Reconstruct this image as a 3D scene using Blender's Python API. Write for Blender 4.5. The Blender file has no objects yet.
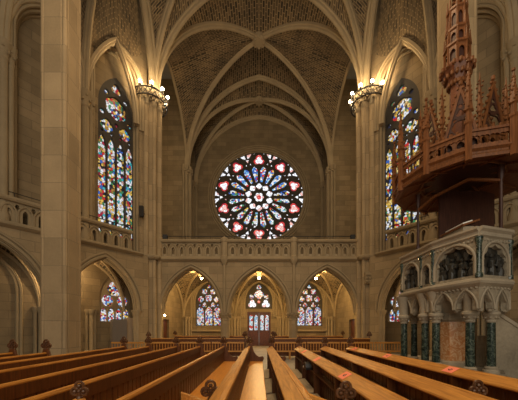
import bpy, bmesh, math, random
from mathutils import Vector, Matrix
PI = math.pi
R = math.radians
random.seed(7)
S = bpy.context.scene
C = S.collection

# ------------------------------------------------------------------ camera, light, exposure
cam = bpy.data.cameras.new('camera')
camo = bpy.data.objects.new('camera', cam); C.objects.link(camo)
camo.location = (0, 0, 1.65); camo.rotation_euler = (PI/2, 0, 0)
cam.sensor_width = 36; cam.lens = 285/518*36; cam.shift_y = 128/518
cam.clip_end = 200
S.camera = camo
S.view_settings.view_transform = 'Standard'; S.view_settings.look = 'None'
S.view_settings.exposure = 0.22; S.view_settings.gamma = 1.0; S.view_settings.use_curve_mapping = False
w = bpy.data.worlds.new('world'); S.world = w; w.use_nodes = True
w.node_tree.nodes['Background'].inputs[0].default_value = (1.0, 0.90, 0.74, 1)
w.node_tree.nodes['Background'].inputs[1].default_value = 0.16

# daylight from the tall choir windows behind the viewer, and an added unseen light over the crossing
def area(name, loc, target, size, power, col):
    l = bpy.data.lights.new(name, 'AREA'); l.shape = 'RECTANGLE'; l.size, l.size_y = size
    l.energy = power; l.color = col
    o = bpy.data.objects.new(name, l); C.objects.link(o); o.location = loc
    o.rotation_euler = (Vector(target)-Vector(loc)).to_track_quat('-Z', 'Y').to_euler()
def point(name, loc, power, col, rad=.1):
    l = bpy.data.lights.new(name, 'POINT'); l.energy = power; l.color = col; l.shadow_soft_size = rad
    o = bpy.data.objects.new(name, l); C.objects.link(o); o.location = loc
area('choir_daylight', (0, -9, 9), (0, 20, 8), (12, 12), 1500, (1.0, .90, .73))
area('added_crossing_light', (0, 6, 17), (0, 9, 0), (5, 5), 900, (1.0, .72, .42))  # added from above to light the tops, not a fitting of the church
WARM = (1.0, .70, .36)

# ------------------------------------------------------------------ materials
def nodes(name):
    m = bpy.data.materials.new(name); m.use_nodes = True
    nt = m.node_tree; b = nt.nodes['Principled BSDF']
    return m, nt, b
def N(nt, t, **kw):
    n = nt.nodes.new(t)
    for k, v in kw.items():
        if k in n.inputs: n.inputs[k].default_value = v
        else: setattr(n, k, v)
    return n
def mixc(nt, fac, a, b, mode='MIX'):
    n = nt.nodes.new('ShaderNodeMix'); n.data_type = 'RGBA'; n.blend_type = mode
    for sock, v in ((0, fac), (6, a), (7, b)):
        if hasattr(v, 'is_output'): nt.links.new(v, n.inputs[sock])
        else: n.inputs[sock].default_value = v if sock == 0 else (*v, 1) if len(v) == 3 else v
    return n.outputs[2]
def ramp(nt, src, stops, interp='LINEAR'):
    n = nt.nodes.new('ShaderNodeValToRGB'); e = n.color_ramp.elements; n.color_ramp.interpolation = interp
    while len(e) < len(stops): e.new(.5)
    for el, (p, c) in zip(e, stops):
        el.position = p; el.color = (*c, 1) if len(c) == 3 else c
    nt.links.new(src, n.inputs[0]); return n.outputs[0]
def uvnode(nt):
    return nt.nodes.new('ShaderNodeTexCoord').outputs['UV']
def objco(nt):
    return nt.nodes.new('ShaderNodeTexCoord').outputs['Object']

def stone(name, base, var=.22, bricks=None, mortar=.72, rough=.85):
    m, nt, b = nodes(name)
    oc = objco(nt)
    n1 = N(nt, 'ShaderNodeTexNoise', Scale=1.1, Detail=6.0); nt.links.new(oc, n1.inputs['Vector'])
    n2 = N(nt, 'ShaderNodeTexNoise', Scale=14.0, Detail=4.0); nt.links.new(oc, n2.inputs['Vector'])
    lo = tuple(c*(1-var) for c in base); hi = tuple(min(1, c*(1+var)) for c in base)
    col = ramp(nt, n1.outputs[0], [(.3, lo), (.7, hi)])
    col = mixc(nt, .25, col, ramp(nt, n2.outputs[0], [(.3, lo), (.7, hi)]))
    if bricks:
        bw, bh, ms = bricks
        t = N(nt, 'ShaderNodeTexBrick', Scale=1.0); nt.links.new(uvnode(nt), t.inputs['Vector'])
        t.inputs['Brick Width'].default_value = bw; t.inputs['Row Height'].default_value = bh
        t.inputs['Mortar Size'].default_value = ms; t.inputs['Mortar Smooth'].default_value = .2
        t.inputs['Color1'].default_value = (.80, .78, .74, 1); t.inputs['Color2'].default_value = (1.10, 1.08, 1.05, 1)
        t.inputs['Mortar'].default_value = (mortar,)*3+(1,)
        col = mixc(nt, 1.0, col, t.outputs[0], 'MULTIPLY')
    nt.links.new(col, b.inputs['Base Color'])
    b.inputs['Roughness'].default_value = rough
    bp = N(nt, 'ShaderNodeBump', Strength=.25, Distance=.02); nt.links.new(n2.outputs[0], bp.inputs['Height'])
    nt.links.new(bp.outputs[0], b.inputs['Normal'])
    return m
M = {}
ST = (.285, .212, .122)
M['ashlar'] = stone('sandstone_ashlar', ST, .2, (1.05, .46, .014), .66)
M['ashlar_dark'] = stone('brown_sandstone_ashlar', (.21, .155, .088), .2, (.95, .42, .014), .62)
M['pier'] = stone('pale_sandstone_drum', (.32, .238, .138), .16, (2.6, .95, .014), .7)
M['mould'] = stone('sandstone_moulding', (.285, .215, .125), .15)
M['rib'] = stone('sandstone_rib', (.345, .262, .155), .15)
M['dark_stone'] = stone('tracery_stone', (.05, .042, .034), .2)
M['pale'] = stone('pale_carved_limestone', (.27, .225, .16), .35)
M['pale_trim'] = stone('limestone_moulding', (.31, .26, .19), .25)
for _n in ('pale',):
    _t = M[_n].node_tree; _v = N(_t, 'ShaderNodeTexVoronoi', Scale=11.0, feature='SMOOTH_F1'); _t.links.new(objco(_t), _v.inputs['Vector'])
    _b = N(_t, 'ShaderNodeBump', Strength=.8, Distance=.03); _t.links.new(_v.outputs['Distance'], _b.inputs['Height'])
    _t.links.new(_b.outputs[0], _t.nodes['Principled BSDF'].inputs['Normal'])
M['relief'] = stone('dark_bronze_relief', (.022, .02, .016), .5, None, 1, .5)
M['plaster'] = stone('vault_plaster', (.35, .27, .17), .12)
M['tile'] = stone('grey_floor_slab', (.36, .33, .29), .12, (.62, .62, .01), .6, .4)
M['redfloor'] = stone('red_brown_floor_board', (.22, .075, .04), .25, (1.4, .17, .006), .5, .35)

def vaultbrick():
    m, nt, b = nodes('vault_brick')
    t = N(nt, 'ShaderNodeTexBrick', Scale=1.0); nt.links.new(uvnode(nt), t.inputs['Vector'])
    t.inputs['Brick Width'].default_value = .46; t.inputs['Row Height'].default_value = .2
    t.inputs['Mortar Size'].default_value = .03; t.inputs['Mortar Smooth'].default_value = .3
    t.inputs['Color1'].default_value = (.03, .023, .015, 1); t.inputs['Color2'].default_value = (.17, .12, .068, 1)
    t.inputs['Mortar'].default_value = (.30, .22, .125, 1)
    n = N(nt, 'ShaderNodeTexNoise', Scale=.8, Detail=5.0); nt.links.new(objco(nt), n.inputs['Vector'])
    c = mixc(nt, 1.0, t.outputs[0], ramp(nt, n.outputs[0], [(.3, (.6, .6, .6)), (.7, (1.15, 1.1, 1.0))]), 'MULTIPLY')
    nt.links.new(c, b.inputs['Base Color']); b.inputs['Roughness'].default_value = .9
    return m
M['vault'] = vaultbrick()

def wood(name, a, bcol, rough=.32, scale=1.0, axis=(1, 14, 14)):
    m, nt, b = nodes(name)
    mp = N(nt, 'ShaderNodeMapping'); mp.inputs['Scale'].default_value = tuple(x*scale for x in axis)
    nt.links.new(objco(nt), mp.inputs[0])
    n = N(nt, 'ShaderNodeTexNoise', Scale=2.2, Detail=6.0, Distortion=.6); nt.links.new(mp.outputs[0], n.inputs['Vector'])
    c = ramp(nt, n.outputs[0], [(.3, a), (.7, bcol)])
    nt.links.new(c, b.inputs['Base Color']); b.inputs['Roughness'].default_value = rough; b.inputs['Specular IOR Level'].default_value = .3
    return m
YG = (14, 1, 14); ZG = (14, 14, 1)
M['oak'] = wood('varnished_pew_oak', (.36, .135, .020), (.64, .28, .05), .48, 1, YG)
M['oak_panel'] = wood('shaded_pew_board', (.065, .020, .005), (.14, .046, .011), .42, 1, ZG)  # shade on the pew sides painted in as darker wood
M['oak_seat'] = wood('orange_seat_board', (.62, .22, .03), (.78, .32, .05), .35, 1, YG)
M['oak_x'] = wood('bench_oak', (.36, .15, .03), (.58, .28, .07), .4, 1, (1, 14, 14))
M['carved'] = wood('carved_walnut', (.055, .022, .010), (.13, .055, .022), .35, 1, ZG)
M['kneel'] = wood('pale_kneeler_board', (.34, .25, .15), (.46, .35, .22), .6, 1, YG)
M['canopy'] = wood('red_brown_canopy_oak', (.10, .035, .012), (.22, .082, .026), .4, 1, ZG)
M['canopy_dark'] = wood('dark_canopy_oak', (.035, .013, .009), (.07, .026, .016), .45, 1, ZG)
M['canopy_soffit'] = wood('canopy_underside_board', (.12, .042, .02), (.21, .078, .036), .45, 1, YG)
M['door'] = wood('dark_door_oak', (.055, .018, .010), (.11, .036, .018), .4, 1, ZG)

def plain(name, col, rough=.5, metal=0.0):
    m, nt, b = nodes(name); b.inputs['Base Color'].default_value = (*col, 1)
    b.inputs['Roughness'].default_value = rough; b.inputs['Metallic'].default_value = metal; return m
M['iron'] = plain('wrought_iron', (.05, .042, .035), .5, .7)
M['black'] = plain('black_plastic', (.015, .015, .016), .5)
M['paper'] = plain('red_notice_paper', (1.0, .26, .15), .7)
M['ink'] = plain('black_ink', (.03, .015, .012), .7)
M['white'] = plain('white_paper', (.8, .78, .72), .7)
M['grey_cloth'] = plain('grey_dust_cloth', (.16, .135, .115), .9)
M['tan_cloth'] = plain('tan_dust_cloth', (.42, .30, .19), .9)
M['orange'] = plain('orange_lacquer', (.75, .22, .06), .4)
def glow(name, col, s):
    m, nt, b = nodes(name); b.inputs['Base Color'].default_value = (0, 0, 0, 1)
    b.inputs['Emission Color'].default_value = (*col, 1); b.inputs['Emission Strength'].default_value = s; return m
M['bulb'] = glow('lamp_bulb', (1, .84, .55), 60)
M['bulb_low'] = glow('pendant_bulb', (1, .78, .40), 40)

def marble(name, a, b_, vein, sc=3.0):
    m, nt, b = nodes(name); oc = objco(nt)
    n = N(nt, 'ShaderNodeTexNoise', Scale=sc, Detail=8.0, Distortion=2.5); nt.links.new(oc, n.inputs['Vector'])
    c = ramp(nt, n.outputs[0], [(.25, a), (.5, b_), (.58, vein), (.63, b_), (.8, a)])
    nt.links.new(c, b.inputs['Base Color']); b.inputs['Roughness'].default_value = .2; return m
M['green'] = marble('green_veined_marble', (.006, .012, .010), (.016, .030, .024), (.10, .125, .095), 5)
M['redmarble'] = marble('orange_breccia_marble', (.42, .15, .05), (.50, .24, .10), (.62, .42, .25), 4)

def glass(name, pal, scale, strength, lead=.05, stretch=(1, 1, 1), seed=0.0):
    m, nt, b = nodes(name)
    mp = N(nt, 'ShaderNodeMapping'); mp.inputs['Scale'].default_value = stretch; mp.inputs['Location'].default_value = (seed, seed*1.7, 0)
    nt.links.new(uvnode(nt), mp.inputs[0])
    v = N(nt, 'ShaderNodeTexVoronoi', Scale=scale, voronoi_dimensions='2D'); nt.links.new(mp.outputs[0], v.inputs['Vector'])
    e = N(nt, 'ShaderNodeTexVoronoi', Scale=scale, voronoi_dimensions='2D', feature='DISTANCE_TO_EDGE'); nt.links.new(mp.outputs[0], e.inputs['Vector'])
    sp = N(nt, 'ShaderNodeSeparateColor'); nt.links.new(v.outputs['Color'], sp.inputs[0])
    n = len(pal)
    col = ramp(nt, sp.outputs[0], [(i/n, p) for i, p in enumerate(pal)], 'CONSTANT')
    ln = ramp(nt, e.outputs['Distance'], [(0, (0, 0, 0)), (lead, (1, 1, 1))], 'CONSTANT')
    col = mixc(nt, 1.0, col, ln, 'MULTIPLY')
    b.inputs['Base Color'].default_value = (.01, .01, .01, 1); b.inputs['Roughness'].default_value = .3
    nt.links.new(col, b.inputs['Emission Color']); b.inputs['Emission Strength'].default_value = strength
    return m
W_ = (.86, .88, .93); W2 = (.75, .78, .80); RD = (.62, .03, .03); RD2 = (.40, .02, .05); BL = (.05, .14, .52); LB = (.22, .50, .75)
YL = (.80, .52, .10); GR = (.05, .24, .10); BK = (.02, .02, .03); PK = (.75, .42, .38); TQ = (.06, .45, .50); OC = (.42, .22, .05)
M['g_white'] = glass('clear_leaded_glass', [W_, W_, (.80, .80, .86), W_, (.92, .90, .92), PK], 3.2, 1.15, .035)
M['g_red'] = glass('ruby_glass', [RD, (.75, .05, .05), RD2, (.85, .2, .16)], 6, .95, .03)
M['g_petal'] = glass('figured_glass', [W_, GR, LB, W2, RD, W_, BK, W_, BL, W2, YL, BK], 6.0, .95, .05)
M['g_petal_top'] = glass('blue_canopy_glass', [BL, LB, W_, BL, YL, RD, W_, (.1, .3, .7)], 6.0, 1.0, .05)
M['g_tall'] = glass('tall_window_glass', [RD, W_, BL, YL, W2, GR, RD2, OC, W_, TQ, BK, YL, PK, W_, BK], 8.5, .75, .045, (1, .8, 1))
M['g_tall_gold'] = glass('gold_window_glass', [YL, W_, OC, W2, YL, GR, RD, W_, BK, (.85, .65, .25), BL, BK], 8.5, .75, .045, (1, .8, 1), 3.3)
M['g_low'] = glass('lower_window_glass', [W_, BL, RD, W2, LB, YL, BK, W_, RD2, W_, PK], 9.0, .8, .05, (1, 1, 1), 5.1)
M['g_door'] = glass('door_glass', [W_, W2, LB, W_, RD, W_, (.5, .75, .8)], 7, .75, .05, (1, 1, 1), 2.2)

# ------------------------------------------------------------------ geometry helpers
def area2(p): return .5*sum(p[i-1][0]*p[i][1]-p[i][0]*p[i-1][1] for i in range(len(p)))
def inside(c, p):
    r = False
    for i in range(len(p)):
        (x0, y0), (x1, y1) = p[i-1], p[i]
        if (y0 > c[1]) != (y1 > c[1]) and c[0] < (x1-x0)*(c[1]-y0)/(y1-y0)+x0: r = not r
    return r
def inner(p, f):
    y = min(q[1] for q in p)*(1-f)+max(q[1] for q in p)*f+1.3e-4; xs = []
    for i in range(len(p)):
        (x0, y0), (x1, y1) = p[i-1], p[i]
        if (y0 > y) != (y1 > y): xs.append((x1-x0)*(y-y0)/(y1-y0)+x0)
    xs.sort(); return ((xs[0]+xs[1])/2+1.1e-4, y)
def perim(p): return sum(math.hypot(p[i][0]-p[i-1][0], p[i][1]-p[i-1][1]) for i in range(len(p)))
class MB:
    def __init__(s): s.v = []; s.f = []; s.uv = None
    def add(s, vs, fs, T=None):
        o = len(s.v)
        s.v += [(T @ Vector(v)) if T is not None else Vector(v) for v in vs]
        s.f += [[i+o for i in f] for f in fs]; return s
    def box(s, a, b, T=None):
        (x0, y0, z0), (x1, y1, z1) = a, b
        return s.add([(x0,y0,z0),(x1,y0,z0),(x1,y1,z0),(x0,y1,z0),(x0,y0,z1),(x1,y0,z1),(x1,y1,z1),(x0,y1,z1)],
              [(0,3,2,1),(4,5,6,7),(0,1,5,4),(1,2,6,5),(2,3,7,6),(3,0,4,7)], T)
    def bar(s, p, q, wd, hh=None, up=(0, 0, 1)):
        p = Vector(p); q = Vector(q); d = (q-p); L = d.length; d.normalize()
        u = Vector(up)
        if abs(d.dot(u)) > .98: u = Vector((1, 0, 0))
        x = d.cross(u).normalized(); z = x.cross(d)
        T = Matrix.Translation(p) @ Matrix((x, d, z)).transposed().to_4x4()
        hh = hh or wd
        return s.box((-wd/2, 0, -hh/2), (wd/2, L, hh/2), T)
    def prism(s, poly, z0, z1, T=None):
        n = len(poly)
        vs = [(x, y, z0) for x, y in poly]+[(x, y, z1) for x, y in poly]
        fs = [list(range(n))[::-1], list(range(n, 2*n))]+[(i, (i+1) % n, (i+1) % n+n, i+n) for i in range(n)]
        return s.add(vs, fs, T)
    def loft(s, rings, caps=True, closed=False, T=None):
        n = len(rings[0]); k = len(rings); vs = [p for r in rings for p in r]; fs = []
        for i in range(k if closed else k-1):
            j = (i+1) % k
            for a in range(n): fs.append((i*n+a, i*n+(a+1) % n, j*n+(a+1) % n, j*n+a))
        if caps and not closed: fs += [list(range(n))[::-1], list(range((k-1)*n, k*n))]
        return s.add(vs, fs, T)
    def lathe(s, prof, c=(0, 0, 0), n=14, T=None, rot=0):
        cx, cy, cz = c
        return s.loft([[(cx+r*math.cos(rot+2*PI*i/n), cy+r*math.sin(rot+2*PI*i/n), cz+z) for i in range(n)] for r, z in prof], T=T)
    def tube(s, path, r, n=6, closed=False):
        P = [Vector(p) for p in path]; k = len(P); rings = []; nn = None
        for i in range(k):
            a = P[i-1] if (i > 0 or closed) else P[i]; b = P[(i+1) % k] if (i < k-1 or closed) else P[i]
            t = (b-a).normalized()
            if nn is None:
                nn = t.orthogonal().normalized()
            nn = (nn - t*nn.dot(t)).normalized(); bb = t.cross(nn)
            rr = r[i] if isinstance(r, (list, tuple)) else r
            rings.append([P[i]+nn*rr*math.cos(2*PI*j/n)+bb*rr*math.sin(2*PI*j/n) for j in range(n)])
        return s.loft(rings, closed=closed)
    def sweep(s, path, side, prof, closed=False):
        P = [Vector(p) for p in path]; k = len(P); side = Vector(side).normalized(); fr = []
        for i in range(k):
            a = P[i-1] if (i > 0 or closed) else P[i]; b = P[(i+1) % k] if (i < k-1 or closed) else P[i]
            fr.append(side.cross((b-a).normalized()).normalized())
        if sum(f.z for f in fr) > 0: fr = [-f for f in fr]
        return s.loft([[P[i]+side*a+fr[i]*b for a, b in prof] for i in range(k)], closed=closed)
    def sphere(s, c, r, n=8, sc=(1, 1, 1)):
        rings = []
        for i in range(n//2+1):
            th = PI*i/(n//2); rr = max(math.sin(th), .02)
            rings.append([(c[0]+r*sc[0]*rr*math.cos(2*PI*j/n), c[1]+r*sc[1]*rr*math.sin(2*PI*j/n), c[2]-r*sc[2]*math.cos(th)) for j in range(n)])
        return s.loft(rings)
    def plate(s, outl, depth, F=None, bevel=0.0, w=0.0):
        """filled 2-D outlines (holes cut), in frame F=(O,U,V,W), from w to w+depth"""
        cu = bpy.data.curves.new('tmp', 'CURVE'); cu.dimensions = '2D'; cu.fill_mode = 'BOTH'
        cu.extrude = depth/2-bevel; cu.bevel_depth = bevel; cu.bevel_resolution = 0; cu.offset = -bevel
        for k in range(6):
            rnd = random.Random(k*31+len(outl)); jit = 0 if k == 0 else 2e-4*k
            cu.splines.clear()
            for pts in outl:
                sp = cu.splines.new('POLY'); sp.points.add(len(pts)-1); sp.use_cyclic_u = True
                for p, q in zip(sp.points, pts): p.co = (q[0]+jit*(rnd.random()-.5), q[1]+jit*(rnd.random()-.5), 0, 1)
            ob = bpy.data.objects.new('tmp', cu); me = bpy.data.meshes.new_from_object(ob)
            # a hole that came out filled, or an outline that came out empty: try again
            tops = [[(me.vertices[i].co.x, me.vertices[i].co.y) for i in p.vertices] for p in me.polygons if abs(p.normal.z) > .9]
            bad = not tops
            for h in outl[1:]:
                if any(inside(inner(h, f), t) for t in tops for f in (.2, .37, .5, .66, .8)): bad = [(round(q[0], 2), round(q[1], 2)) for q in h[:3]]; break
            if not bad: break
            if k < 5: bpy.data.objects.remove(ob); bpy.data.meshes.remove(me)
            else: print('FILL', len(outl), bad)
        vs = [v.co.copy() for v in me.vertices]; fs = [list(p.vertices) for p in me.polygons]
        bpy.data.objects.remove(ob); bpy.data.curves.remove(cu); bpy.data.meshes.remove(me)
        O, U, V, Wd = F or FR((0, 0, 0), (1, 0, 0))
        return s.add([O+U*v.x+V*v.y+Wd*(v.z+depth/2+w) for v in vs], fs)
    def face(s, pts, F, w=0.0):
        O, U, V, Wd = F
        return s.add([O+U*p[0]+V*p[1]+Wd*w for p in pts], [list(range(len(pts)))])
    def build(s, name, mat, parent=None, smooth=True, angle=35, kind=None, uv=True, merge=True):
        me = bpy.data.meshes.new(name)
        me.from_pydata([tuple(v) for v in s.v], [], s.f)
        bm = bmesh.new(); bm.from_mesh(me)
        if merge: bmesh.ops.remove_doubles(bm, verts=bm.verts, dist=2e-5)
        bmesh.ops.recalc_face_normals(bm, faces=bm.faces)
        L = bm.loops.layers.uv.new('UVMap')
        for f in bm.faces:
            n = f.normal
            if abs(n.z) > .72:
                for l in f.loops: l[L].uv = (l.vert.co.x, l.vert.co.y)
            else:
                t = Vector((-n.y, n.x, 0)); t.normalize()
                if t.x < 0 or (abs(t.x) < 1e-4 and t.y < 0): t = -t
                for l in f.loops: l[L].uv = (l.vert.co.dot(t), l.vert.co.z)
        bm.to_mesh(me); bm.free()
        if smooth:
            me.polygons.foreach_set('use_smooth', [True]*len(me.polygons)); me.set_sharp_from_angle(angle=R(angle))
        me.materials.append(M[mat])
        o = bpy.data.objects.new(name, me); C.objects.link(o)
        if kind: o['kind'] = kind
        return o
def root_loc(p):
    while p.parent is not None: p = p.parent
    return Vector(p.location)
# a parent that is itself a child has an identity-like world offset; handle both
def _fix_parent(o, p):
    o.parent = p
    o.matrix_parent_inverse = Matrix.Translation(-root_loc(p)) if p.parent is None else Matrix.Identity(4)
_build = MB.build
def build(s, name, mat, parent=None, **k):
    o = _build(s, name, mat, None, **k)
    if parent is not None: _fix_parent(o, parent)
    return o
MB.build = build

def FR(O, U, V=(0, 0, 1), Wd=None):
    U = Vector(U).normalized(); V = Vector(V).normalized()
    return (Vector(O), U, V, Vector(Wd).normalized() if Wd is not None else U.cross(V))
def thing(name, label, cat, loc=(0, 0, 0), group=None):
    o = bpy.data.objects.new(name, None); C.objects.link(o); o.location = loc; o.empty_display_size = .1
    o['label'] = label; o['category'] = cat
    if group: o['group'] = group
    return o
def tag(o, label, cat, group=None):
    o['label'] = label; o['category'] = cat
    if group: o['group'] = group
    return o
def struct_root(name, loc=(0, 0, 0), label=None):
    o = bpy.data.objects.new(name, None); C.objects.link(o); o.location = loc; o['kind'] = 'structure'
    if label: o['label'] = label
    return o
def dup(root, delta, label=None):
    """a copy of a thing with copies of its parts and sub-parts"""
    r = root.copy(); C.objects.link(r); r.location = Vector(root.location)+Vector(delta)
    if label: r['label'] = label
    def kids(src, dst):
        for ch in [o for o in ALLKIDS(src)]:
            c = ch.copy(); C.objects.link(c); c.parent = dst; kids(ch, c)
    kids(root, r); return r
def ALLKIDS(p): return list(p.children)

def arch(cx, zs, a, r, n=10):
    """pointed (or elliptical when low) arch, left springer to right springer"""
    half = []
    if r >= a*.98:
        c = (r*r-a*a)/(2*a); rad = a+c; th1 = math.acos(max(-1, min(1, -c/rad)))
        for i in range(n+1):
            th = PI+(th1-PI)*i/n
            half.append((c+rad*math.cos(th), rad*math.sin(th)))
    else:
        for i in range(n+1):
            th = PI/2*i/n; half.append((-a*math.cos(th), r*math.sin(th)))
    pts = half+[(-x, z) for x, z in half[-2::-1]]
    return [(cx+x, zs+z) for x, z in pts]
def lancet(cx, a, z0, zs, rise, n=7):
    return [(cx-a, z0)]+arch(cx, zs, a, rise, n)+[(cx+a, z0)]
def foil(cx, cz, d, rho, n, rot=PI/2, k=48):
    """n-lobed outline: union of n circles (radius rho, centres d away)"""
    out = []
    for i in range(k):
        th = 2*PI*i/k; best = .05
        for j in range(n):
            al = rot+2*PI*j/n; b = d*math.cos(th-al); disc = b*b-(d*d-rho*rho)
            if disc > 0: best = max(best, b+math.sqrt(disc))
        out.append((cx+best*math.cos(th), cz+best*math.sin(th)))
    return out
def circ(cx, cz, r, k=32): return [(cx+r*math.cos(2*PI*i/k), cz+r*math.sin(2*PI*i/k)) for i in range(k)]
def cusp_arch(cx, zs, a, r, n=5, z0=None):
    """cusped (multifoil) arch opening"""
    pts = arch(cx, zs, a, r, 15); out = []
    m = len(pts)-1
    for i, (x, z) in enumerate(pts):
        f = 1-.13*abs(math.cos(PI*n*i/m)) if 0 < i < m else 1
        out.append((cx+(x-cx)*f, zs+(z-zs)*f))
    return ([(cx-a, z0)] if z0 is not None else [])+out+([(cx+a, z0)] if z0 is not None else [])
def rect(u0, z0, u1, z1): return [(u0, z0), (u1, z0), (u1, z1), (u0, z1)]
def wallpiece(u0, u1, z0, z1, opens):
    """outline of a wall whose openings run down to z0; opens = [(cx,a,zs,rise)]"""
    pts = [(u0, z0)]
    for cx, a, zs, r in opens:
        pts += [(cx-a, z0)]+arch(cx, zs, a, r, 12)+[(cx+a, z0)]
    return pts+[(u1, z0), (u1, z1), (u0, z1)]
def to3(F, pts, w=0.0):
    O, U, V, Wd = F
    return [O+U*p[0]+V*p[1]+Wd*w for p in pts]

RIB = [(-.20, -.12), (.20, -.12), (.20, .06), (.13, .10), (.12, .20), (.05, .27), (-.05, .27), (-.12, .20), (-.13, .10), (-.20, .06)]
def scaled(p, k): return [(a*k, b*k) for a, b in p]

# ------------------------------------------------------------------ vaults
def halfcurve(P, K, zs0, n=14, stilt=0.0):
    """from springer P (x,y,z) to crown K: half of an arch"""
    P = Vector(P); K = Vector(K); d = Vector((K.x-P.x, K.y-P.y)); a = d.length; r = K.z-P.z-stilt
    h = arch(0, 0, a, r, n)[:n+1]
    pts = []
    if stilt > 0: pts.append(P.copy())
    for x, z in h:
        t = (x+a)/a; pts.append(Vector((P.x+d.x*t, P.y+d.y*t, P.z+stilt+z)))
    return pts
def resample(pts, n):
    L = [0]
    for i in range(1, len(pts)): L.append(L[-1]+(pts[i]-pts[i-1]).length)
    out = []; j = 0
    for k in range(n+1):
        t = L[-1]*k/n
        while j < len(pts)-2 and L[j+1] < t: j += 1
        f = (t-L[j])/max(L[j+1]-L[j], 1e-9); out.append(pts[j].lerp(pts[j+1], min(1, max(0, f))))
    return out
class Vault(MB):
    def __init__(s): super().__init__(); s.uvs = []
    def cell(s, P, Mx, K, stilt=0.0, bulge=.22, n=16, m=8):
        """web between the boundary half-arch P->Mx and the diagonal P->K"""
        B = resample(halfcurve(P, Mx, 0, stilt=stilt), n); D = resample(halfcurve(P, K, 0), n)
        o = len(s.v); tot = 0
        for i in range(n+1):
            w = (D[i]-B[i]).length
            if i: tot += .5*((D[i]-D[i-1]).length+(B[i]-B[i-1]).length)
            for j in range(m+1):
                t = j/m; p = B[i].lerp(D[i], t); p.z += bulge*math.sin(PI*t)*min(1, w/2.5)
                s.v.append(p); s.uvs.append((w*t, tot))
        for i in range(n):
            for j in range(m):
                a = o+i*(m+1)+j; s.f.append([a, a+1, a+m+2, a+m+1])
    def build_v(s, name, mat='vault', parent=None):
        me = bpy.data.meshes.new(name); me.from_pydata([tuple(v) for v in s.v], [], s.f)
        L = me.uv_layers.new(name='UVMap')
        for l in me.loops: L.data[l.index].uv = s.uvs[l.vertex_index]
        me.polygons.foreach_set('use_smooth', [True]*len(me.polygons)); me.set_sharp_from_angle(angle=R(50))
        me.materials.append(M[mat]); o = bpy.data.objects.new(name, me); C.objects.link(o); o['kind'] = 'structure'
        if parent is not None: o.parent = parent
        return o
def rib(path, k, parent, name='rib', mat='rib'):
    mb = MB(); P = [Vector(p) for p in path]; d = P[-1]-P[0]; side = Vector((-d.y, d.x, 0))
    mb.sweep(P, side, scaled(RIB, k)); return mb.build(name, mat, parent)
def vault(name, corners, apex, K, k_diag=.8, ribs_side=None, stilts=(0, 0, 0, 0), label=None, boss=.35, matw='vault'):
    """corners: 4 springers in order; apex[i]: crown of the side corners[i]-corners[i+1]"""
    v = Vault()
    for i in range(4):
        P, Q = corners[i], corners[(i+1) % 4]
        v.cell(P, apex[i], K, stilts[i]); v.cell(Q, apex[i], K, stilts[i])
    root = v.build_v(name, matw)
    if label: root['label'] = label
    for P in corners: rib(halfcurve(P, K, 0), k_diag, root)
    for i in range(4):
        kk = (ribs_side or {}).get(i)
        if kk:
            P, Q = corners[i], corners[(i+1) % 4]
            a = halfcurve(P, apex[i], 0, stilt=stilts[i]); b = halfcurve(Q, apex[i], 0, stilt=stilts[i])
            rib(a+b[-2::-1], kk, root, 'arch_rib')
    if boss:
        mb = MB(); x, y, z = K
        mb.lathe([(boss*.5, .1), (boss, .05), (boss, -.22), (boss*.75, -.34), (boss*.3, -.36)], (x, y, z), 16)
        for j in range(8): mb.sphere((x+boss*.8*math.cos(j*PI/4), y+boss*.8*math.sin(j*PI/4), z-.3), boss*.25, 6)
        mb.build('boss', 'rib', root)
    return root

# ------------------------------------------------------------------ layout numbers
PX, PY = 6.9, 18.0           # far crossing piers
NX, NY = 7.1, 10.25         # near crossing piers
ZC = 16.2                    # springing of the high vault
ZA = 24.0
def DF(sx, w=0.0):
    """frame of the splayed wall on side sx (-1 left, +1 right): u runs towards the viewer, w outward"""
    Wd = Vector((sx*.8, .6, 0)); return FR(Vector((sx*6.9, 17.0, 0))+Wd*w, (sx*.6, -.8, 0), (0, 0, 1), Wd)
def dpt(sx, u, w, z): return to3(DF(sx), [(u, z)], w)[0]

# ------------------------------------------------------------------ floor
MB().box((-18, -12, -.3), (18, 34, 0)).build('floor', 'tile', kind='structure', smooth=False)
f2 = MB().box((-9.6, -3, 0), (4.4, 10.7, .025)).build('floor.001', 'redfloor', kind='structure', smooth=False)

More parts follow.
